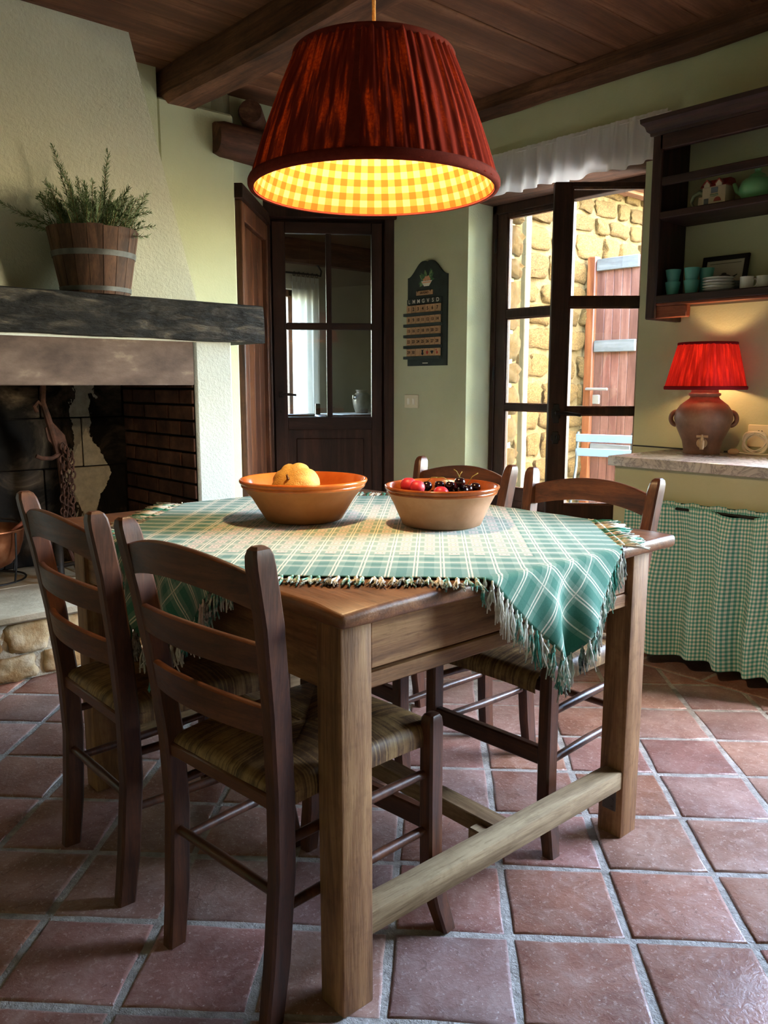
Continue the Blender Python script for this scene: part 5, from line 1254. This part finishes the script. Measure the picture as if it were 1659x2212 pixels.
def t_melon():
    t = T('netted_melon_rind'); v = t.coord('Object'); f = t.noise(v, 12, 5, .65); n2 = t.noise(v, 55, 4, .7)
    vo = t.n('ShaderNodeTexVoronoi', {'feature': 'DISTANCE_TO_EDGE'}, Vector=v, Scale=170.0).outputs['Distance']
    c = t.ramp(f, [(0.3, 'a8772e'), (0.55, 'c99c4c'), (0.75, 'dcb96e')]); c = t.mix(t.math('MULTIPLY', t.math('LESS_THAN', vo, .08), .25), c, lin('8a6a35'))
    return t.fin(c, .7, .3, 0, t.bump(t.math('SUBTRACT', n2, vo), .4, .004))
mc = B1 + Vector((_R[0] * -.022, _R[1] * -.022, .096)); ml = thing('melon', 'yellow ribbed netted melon lying in the wide bowl', 'melon', mc); mb = MB(); t = bmesh.new(); bmesh.ops.create_uvsphere(t, u_segments=60, v_segments=30, radius=1)
ax = Vector((-_F[0] * .75 - _R[0] * .22, -_F[1] * .75 - _R[1] * .22, .55)).normalized(); qr = Vector((0, 0, 1)).rotation_difference(ax)
for q in t.verts:
    a = math.atan2(q.co.y, q.co.x); s_ = math.hypot(q.co.x, q.co.y); k = 1 - .11 * s_ * (abs(math.cos(a * 4.5)) ** 5) + .012 * mnoise.noise(q.co * 3)
    top = max(0, q.co.z) ** 8; q.co = Vector((q.co.x * k, q.co.y * k, q.co.z * (.93 - .06 * top))) * .071; q.co = qr @ q.co; q.co.z *= 1.09
low = min(q.co.z for q in t.verts); ml.location.z = B1.z + .116 * .07 - low - .001
mb.merge(t); mb.build('rind', t_melon(), ml, smooth=3.2)
MB().tube([ax * .060, ax * .068, ax * .074 + Vector((0, 0, .006))], [.006, .0035, .003], 8).build('stalk', m_plain('dry_stalk', '6b4d28', .8, .2), ml)
plumM = T('plum_skin'); f_ = plumM.noise(plumM.coord('Object'), 18, 4, .6); MAT['plum'] = plumM.fin(plumM.ramp(f_, [(0.3, '7a1a2a'), (0.5, 'b5232f'), (0.72, 'd1454a')]), .45, .35, 0)
MAT['cherry'] = m_plain('black_cherry_skin', '1a0a10', .12, .6); MAT['stem'] = m_plain('cherry_stem', '8a7a3c', .7, .2)
TOPFRUIT = []
def fruit(name, lab, cat, u, v, z, r, m, groove=.1, group=None, stem=None):
    p = pz(u, v, z); TOPFRUIT.append((p, r)); t_ = thing(name, lab, cat, p, 0, group); mb = MB(); t = bmesh.new(); bmesh.ops.create_uvsphere(t, u_segments=24, v_segments=16, radius=1)
    for q in t.verts:
        a = math.atan2(q.co.y, q.co.x); k = 1 - groove * max(0, math.cos(a - 2.6)) ** 10 * math.hypot(q.co.x, q.co.y); dz = max(0, q.co.z) ** 14 * .14
        q.co = Vector((q.co.x * k, q.co.y * k, q.co.z * .95 - dz)) * r
    mb.merge(t); mb.build('flesh', m, t_, smooth=3.2)
    if stem: MB().tube([Vector((0, 0, r * .8)), Vector(stem) * .5 + Vector((.002, .003, r * .8 + .006)), Vector(stem) + Vector((0, 0, r * .8))], [.0013, .001, .0015], 5).build('stem', MAT['stem'], t_, smooth=2)
ZF = ZT + .100
for lab, u, v, r in (('larger red plum leaning on a second plum in the smaller bowl', 882, 1048, .0205), ('red plum with a violet cheek beside the cherries in the smaller bowl', 901, 1053, .0185), ('red plum half sunk below the rim of the smaller bowl', 952, 1066, .0185)):
    fruit('plum', lab, 'plum', u, v, ZF - (.012 if u == 952 else 0), r * 1.15, MAT['plum'], .12, 'plums in the smaller bowl')
for k, (u, v, stm) in enumerate(((922, 1050, (.02, -.02, .012)), (949, 1049, None), (972, 1050, (-.03, .02, .012)), (993, 1042, (-.012, .01, .022)), (990, 1052, (.012, -.002, .030)), (1009, 1057, (.02, -.02, .032)), (1027, 1053, None), (1000, 1060, None))):
    fruit('cherry', ('black cherry touching the violet-cheeked plum', 'black cherry between the plum-side cherry and the next', 'black cherry with a stem reaching over its neighbour', 'topmost black cherry of the little heap', 'black cherry with an upright stem under the topmost one', 'black cherry with the longest raised stem', 'black cherry lying alone near the glazed rim', 'stemless black cherry sunk in front of the stalked ones')[k] + ' in the smaller bowl', 'cherry', u, v, ZF - .004 + (.024 if k == 3 else 0), .0150, MAT['cherry'], .06, 'cherries in the smaller bowl', stm)
def sphere_mesh(name, r, m):
    mb = MB(); t = bmesh.new(); bmesh.ops.create_uvsphere(t, u_segments=18, v_segments=12, radius=r); mb.merge(t); return mb.mesh(name, m, 3.2)
def layer(name, lab, cat, r, m, zc_, Rmax, grp):
    me = sphere_mesh(name, r, m); n = int(Rmax / r) + 1
    for i in range(-n, n + 1):
        for j in range(-n, n + 1):
            x_, y_ = (i + .5 * (j % 2)) * 2 * r, j * 1.732 * r
            w_ = Vector((B2.x + x_, B2.y + y_, B2.z + zc_))
            if math.hypot(x_, y_) + r <= Rmax and all((w_ - p_).length > (r + r_) * .9 for p_, r_ in TOPFRUIT): tag(place(name, me, loc=(B2.x + x_, B2.y + y_, B2.z + zc_)), lab, cat, grp)
layer('plum', 'red plum at the bottom of the smaller bowl, under the cherries', 'plum', .0235, MAT['plum'], .0300, .110, 'plums at the bottom of the smaller bowl')
layer('cherry', 'black cherry of the layer beneath the stalked cherries in the smaller bowl', 'cherry', .0150, MAT['cherry'], .0665, .122, 'cherries of the lower layer in the smaller bowl')
# ================================================================== PERPETUAL CALENDAR AND SWITCH
WM = Matrix(((0, 0, -1, 0), (-1, 0, 0, 0), (0, 1, 0, 0), (0, 0, 0, 1)))     # local x -> -Y, y -> Z, z -> out of the wall
ya = px(884, 700, XW).y; yb = px(968, 700, XW).y; zb0 = px(926, 790, XW).z; zt0 = px(926, 563, XW).z
CW, CH = ya - yb, zt0 - zb0
def walls(name, lab, cat, y_, z_):
    t_ = thing(name, lab, cat, (XW, y_, z_)); e = WM.to_euler(); t_.rotation_euler = e; return t_
cal = walls('perpetual_calendar', 'dark green wooden perpetual calendar with number tiles on the wall', 'calendar', (ya + yb) / 2, zb0)
MAT['calgreen'] = m_noise('dark_green_paint', [(0.3, '232b27'), (0.7, '323b35')], 12, .6, .3, .2, 60, .002); MAT['tilewood'] = m_noise('pale_tile_wood', [(0.3, 'a07a57'), (0.7, 'bd966e')], 25, .6, .3, .2, 90, .001, (1, 6, 1), rnd=.25)
MAT['ink'] = m_plain('black_ink', '231a16', .8, .1); MAT['cream_ink'] = m_plain('cream_paint', 'd8d3c0', .7, .2); MAT['leafp'] = m_plain('leaf_paint', '6f8a5c', .7, .2); MAT['leafd'] = m_plain('dark_leaf_paint', '4a6a48', .7, .2); MAT['peach'] = m_plain('peach_paint', 'd9a077', .7, .2); MAT['redp'] = m_plain('red_paint', 'a83228', .7, .2); MAT['blackp'] = m_plain('dark_paint', '20262a', .7, .2)
hw = CW / 2; sh_ = CH * .855; pts = [(-hw, 0), (hw, 0), (hw, sh_)]
for k in range(1, 13):
    u = k / 12; x_ = hw * (1 - u); pts.append((x_, sh_ + CH * .145 * (.5 - .5 * math.cos(PI * min(1, u * 1.25))) * (1 - (.10 if u > .97 else 0))))
pts += [(-a, b) for a, b in pts[2:-1][::-1]]
MB().prism([(a, b, .0) for a, b in pts], (0, 0, .014)).build('board', MAT['calgreen'], cal)
lx = lambda f: -hw + f * CW
def cbox(x0, x1, y0, y1, d, nm, m, z0=.014, bev=.0008, par=cal): return MB().box((x0, y0, z0), (x1, y1, z0 + d), bev).build(nm, m, par)
yr = lambda f: CH * (1 - f)
hd = cbox(lx(.02), lx(.90), yr(.405), yr(.355), .012, 'header', MAT['calgreen'])
for k, ch in enumerate('LMMGVSD'):
    me = text_mesh(ch, .034, .0003, .0004); me.materials.clear(); me.materials.append(MAT['cream_ink']); place('letter', me, hd, loc=(lx(.08) + k * CW * .122, yr(.38), .0265))
pq = cbox(lx(.24), lx(.66), yr(.322), yr(.280), .006, 'month_plaque', MAT['tilewood']); me = text_mesh('GIUGNO', .019, .0003, .0004); me.materials.clear(); me.materials.append(MAT['ink']); place('month_name', me, pq, loc=(lx(.45), yr(.301), .0205))
for x_ in (.29, .61): MB().tube([(lx(x_), yr(.278) + .006, .022), (lx(x_), yr(.298) + .004, .024)], .002, 6).build('hook', MAT['black'], cal)
def mk(pts2, m, par): return MB().prism([(a, b, .0) for a, b in pts2], (0, 0, .0008)).build('emblem', m, par)
n_ = 1; tw = CW * .122
for r_ in range(5):
    yl = yr(.495 + .1045 * r_)
    cbox(-hw - .014, lx(.90), yl - .014, yl + .004, .026, 'ledge', MAT['calgreen'])
    for c_i in range(7):
        x_ = lx(.025) + c_i * tw
        tl_ = MB().box((0, 0, 0), (tw - .001, .047, .013), .0008).build('number_tile', MAT['tilewood'], cal, loc=(x_, yl + .004, .0185))
        cx_ = (tw - .001) / 2
        if n_ <= 30:
            me = text_mesh(str(n_), .029 if n_ < 10 else .026, .0003, .0006); me.materials.clear(); me.materials.append(MAT['ink']); place('number', me, tl_, loc=(cx_, .0235, .0134)); n_ += 1
        elif c_i == 3:
            for (ex, ey, er) in ((0, .016, .010), (0, .030, .0075), (-.007, .037, .003), (.007, .037, .003)):
                o = mk([(er * math.cos(a), er * math.sin(a)) for a in [2 * PI * k / 14 for k in range(14)]], MAT['blackp'], tl_); o.location = (cx_ + ex, ey, .0132)
        elif c_i == 4:
            o = mk([(-.010, .026), (-.004, .031), (.004, .031), (.010, .026), (.008, .016), (0, .008), (-.008, .016)], MAT['redp'], tl_); o.location = (cx_, 0, .0132); o = mk([(-.002, .031), (.004, .041), (.006, .039), (.002, .031)], MAT['leafd'], tl_); o.location = (cx_, 0, .0132)
        elif c_i == 5:
            o = mk([(0.013 * math.sin(a) ** 3, .011 * math.cos(a) - .004 * math.cos(2 * a) - .001 * math.cos(3 * a)) for a in [2 * PI * k / 24 for k in range(24)]], MAT['blackp'], tl_); o.location = (cx_, .024, .0132)
        elif c_i == 6:
            o = mk([(.007 * math.cos(a), .009 * math.sin(a)) for a in [2 * PI * k / 14 for k in range(14)]], MAT['redp'], tl_); o.location = (cx_ + .002, .020, .0132); o = mk([(-.012, .036), (-.006, .042), (0, .034), (-.006, .030)], MAT['redp'], tl_); o.location = (cx_, 0, .0132)
cbox(lx(.40), lx(.54), yr(.978), yr(.970), .0006, 'maker_mark', MAT['cream_ink'], bev=0)
# painted fruit bowl
by = yr(.19)
def paint(pts2, m, nm, z=.0142): MB().prism([(a, b, z) for a, b in pts2], (0, 0, .0007)).build(nm, m, cal)
def leaf2(x_, y_, L, w_, a, m, z):
    ca_, sa_ = math.cos(a), math.sin(a); q = [(L * k / 6, w_ * math.sin(PI * k / 6)) for k in range(7)] + [(L * k / 6, -w_ * math.sin(PI * k / 6)) for k in range(5, 0, -1)]
    paint([(x_ + p * ca_ - s * sa_, y_ + p * sa_ + s * ca_) for p, s in q], m, 'painted_leaf', z)
lrn = random.Random(4)
for k, (a, L) in enumerate(((3.5, .085), (3.9, .075), (3.0, .07), (2.5, .075), (2.1, .07), (1.75, .085), (1.4, .09), (1.1, .085), (.75, .08), (.4, .085), (.0, .09), (-.3, .08), (1.6, .055))):
    leaf2(lrn.uniform(-.03, .03), by + .006, L * .74, .012, a, MAT['leafp'] if k % 2 else MAT['leafd'], .0142 + k * .00012)
for x_, y_ in ((-.022, .006), (0, .010), (.022, .008), (-.008, .018), (.012, .02)): paint([(x_ + .011 * math.cos(a), by + y_ + .010 * math.sin(a)) for a in [2 * PI * k / 14 for k in range(14)]], MAT['peach'], 'painted_fruit', .016)
paint([(-.048, by), (.048, by), (.022, by - .032), (-.022, by - .032)], MAT['cream_ink'], 'painted_bowl', .0165); paint([(-.040, by - .006), (.040, by - .006), (.036, by - .013), (-.036, by - .013)], MAT['peach'], 'painted_stripe', .0169)
sw_p = px(890, 867, XW); sw = walls('light_switch', 'cream double light switch plate on the wall below the calendar', 'switch', sw_p.y, sw_p.z)
MB().box((-.064, -.043, 0), (.064, .043, .009), .003).build('plate', MAT['ivory'], sw)
for x_ in (-.024, .024): MB().box((x_ - .010, -.020, .008), (x_ + .010, .020, .014), .002, M=Matrix.Rotation(.08, 4, 'X')).build('rocker', m_plain('switch_rocker', 'efe9d8', .35, .4), sw)
# ================================================================== ROSEMARY IN A WOODEN TUB
pc = py(208, 640, YH - .188); pc.z = ZMT - .006 * (pc.x - 1.2) + .0; pb_, pt_, phh = .138, .184, .265
rp = thing('potted_rosemary', 'bushy rosemary growing in a stave wooden tub on the mantel beam', 'plant', pc)
MAT['stave'] = m_wood('stave_wood', '2e2019', '4f382b', '6a4d3c', 'z', .7, .25, .4, .9, rnd=.4); MAT['hoop'] = m_noise('grey_iron_hoop', [(0.3, '3f403f'), (0.7, '6a6b69')], 12, .6, .4, .3, 60, .002, metal=.4)
ns_ = 18
for k in range(ns_):
    a0, a1 = 2 * PI * (k + .02) / ns_, 2 * PI * (k + .98) / ns_; mb = MB(); pv = []
    zt_k = phh + random.uniform(-.003, .003)
    for z_, r in ((0, pb_), (phh * .5, (pb_ + pt_) / 2), (zt_k, pt_)):
        row = []
        for a, rr in ((a0, r), ((a0 + a1) / 2, r * 1.004), (a1, r), (a1, r - .016), (a0, r - .016)): row.append(mb.v((rr * math.cos(a), rr * math.sin(a), z_)))
        pv.append(row)
    for r0_, r1_ in zip(pv[:-1], pv[1:]):
        for i in range(5): mb.face([r0_[i], r0_[(i + 1) % 5], r1_[(i + 1) % 5], r1_[i]])
    mb.face(pv[0]); mb.face(pv[-1]); mb.build('stave', MAT['stave'], rp, smooth=.3)
for z_, h_ in ((.012, .018), (.150, .022)):
    r = pb_ + (pt_ - pb_) * z_ / phh; r2 = pb_ + (pt_ - pb_) * (z_ + h_) / phh; mb = MB(); mb.lathe([(r - .002, z_), (r + .003, z_), (r2 + .003, z_ + h_), (r2 - .002, z_ + h_), (r - .002, z_)], 54); mb.build('hoop', MAT['hoop'], rp, smooth=.6)
MB().lathe([(0, phh - .03), (pt_ - .017, phh - .03), (pt_ - .018, phh - .05), (0, phh - .05)], 30).build('soil', m_noise('soil', [(0.3, '1d140e'), (0.7, '3a2a1e')], 30, .95, .1, .8, 60, .006), rp)
MB().lathe([(0, .0), (pb_ - .014, .0), (pb_ - .014, .01), (0, .01)], 30).build('bottom', MAT['stave'], rp)
rr_ = random.Random(33); fol = MB(); stm = MB()
Rv, Fv, Uv = Vector(_R), Vector(_F), Vector((0, 0, 1))
stems = [((-.05, 0, 0), (-.135, -.03, .335)), ((-.04, 0, 0), (-.11, -.02, .26)), ((.03, 0, 0), (.085, -.02, .32)), ((.03, 0, 0), (.07, -.02, .25)), ((.06, 0, 0), (.255, -.03, .07)), ((.08, 0, 0), (.26, .0, .02)), ((.08, -.02, 0), (.245, -.05, -.03)), ((-.06, 0, 0), (-.40, -.05, .11)), ((-.08, 0, 0), (-.30, -.04, .02)), ((.06, -.02, 0), (.16, -.04, .13)), ((0, 0, 0), (-.01, -.05, .17)), ((-.06, -.03, 0), (-.2, -.06, .12)), ((.05, 0, 0), (.05, 0, .18)), ((-.04, .03, 0), (-.09, 0, .19)), ((.02, -.03, 0), (.12, -.06, .10)), ((-.02, .03, 0), (-.03, .03, .14)), ((-.10, .0, 0), (-.25, -.05, .07)), ((.10, .0, 0), (.22, .02, .10))]
for k in range(135):
    a = rr_.uniform(0, 2 * PI); r0 = rr_.uniform(0, .15); L = rr_.uniform(.09, .21); b = (r0 * math.cos(a), r0 * math.sin(a), 0); sp_ = rr_.uniform(.2, 1.0)
    stems.append((b, (b[0] + math.cos(a) * L * sp_ * .8, b[1] + math.sin(a) * L * sp_ * .6, L * rr_.uniform(.35, .95))))
for b, e in stems:
    P0 = Rv * b[0] + Fv * b[1] + Uv * (phh - .035); P2 = Rv * e[0] + Fv * (e[1]) + Uv * (phh + e[2])
    yl = YH - pc.y - .02
    P1 = (P0 + P2) / 2 + Uv * rr_.uniform(.01, .05) + Vector((rr_.uniform(-.015, .015), rr_.uniform(-.015, .015), 0))
    n = 10; path = []
    for i in range(n + 1):
        t = i / n; p = P0 * (1 - t) ** 2 + P1 * 2 * t * (1 - t) + P2 * t * t
        p += mnoise.noise_vector(p * 25) * .005; p.y = min(p.y, yl); path.append(p)
    stm.tube(path, [.0024 - .0016 * i / n for i in range(n + 1)], 5)
    Ltot = sum((q - p).length for p, q in zip(path[:-1], path[1:])); nn_ = int(Ltot / .0026)
    for i in range(nn_):
        t = .16 + .84 * i / nn_; f = t * n; k = min(int(f), n - 1); p = path[k].lerp(path[k + 1], f - k); d = (path[k + 1] - path[k]).normalized()
        s = d.orthogonal().normalized(); s = Matrix.Rotation(rr_.uniform(0, 2 * PI), 3, d) @ s
        nd_ = (d * rr_.uniform(.45, .95) + s).normalized(); Ln = rr_.uniform(.015, .028) * (1 if t < .85 else .75); wv_ = nd_.cross(d).normalized() * .0021
        q1 = p + nd_ * Ln * .5; tip = p + nd_ * Ln + d * .003
        if max(p.y, tip.y) > yl + .012: continue
        a_, b_, c_, e_ = fol.v(p), fol.v(q1 + wv_), fol.v(tip), fol.v(q1 - wv_); fol.face([a_, b_, c_, e_], [(rr_.random(), 0)] * 4)
def t_leaf():
    t = T('rosemary_needles'); f = t.noise(t.coord('Object'), 60, 2, .5); g = t.n('ShaderNodeNewGeometry')
    c = t.ramp(f, [(0.3, '33482b'), (0.55, '55703f'), (0.75, '7d9560')]); c = t.mix(t.math('MULTIPLY', g.outputs['Backfacing'], .45), c, lin('9aab86'))
    return t.fin(c, .55, .35, 0)
fo = fol.build('foliage', t_leaf(), rp, smooth=0); fo['kind'] = 'stuff'
stm.build('stems', m_noise('rosemary_stem', [(0.3, '5a4a30'), (0.7, '8a8258')], 30, .8, .2), rp, smooth=2)
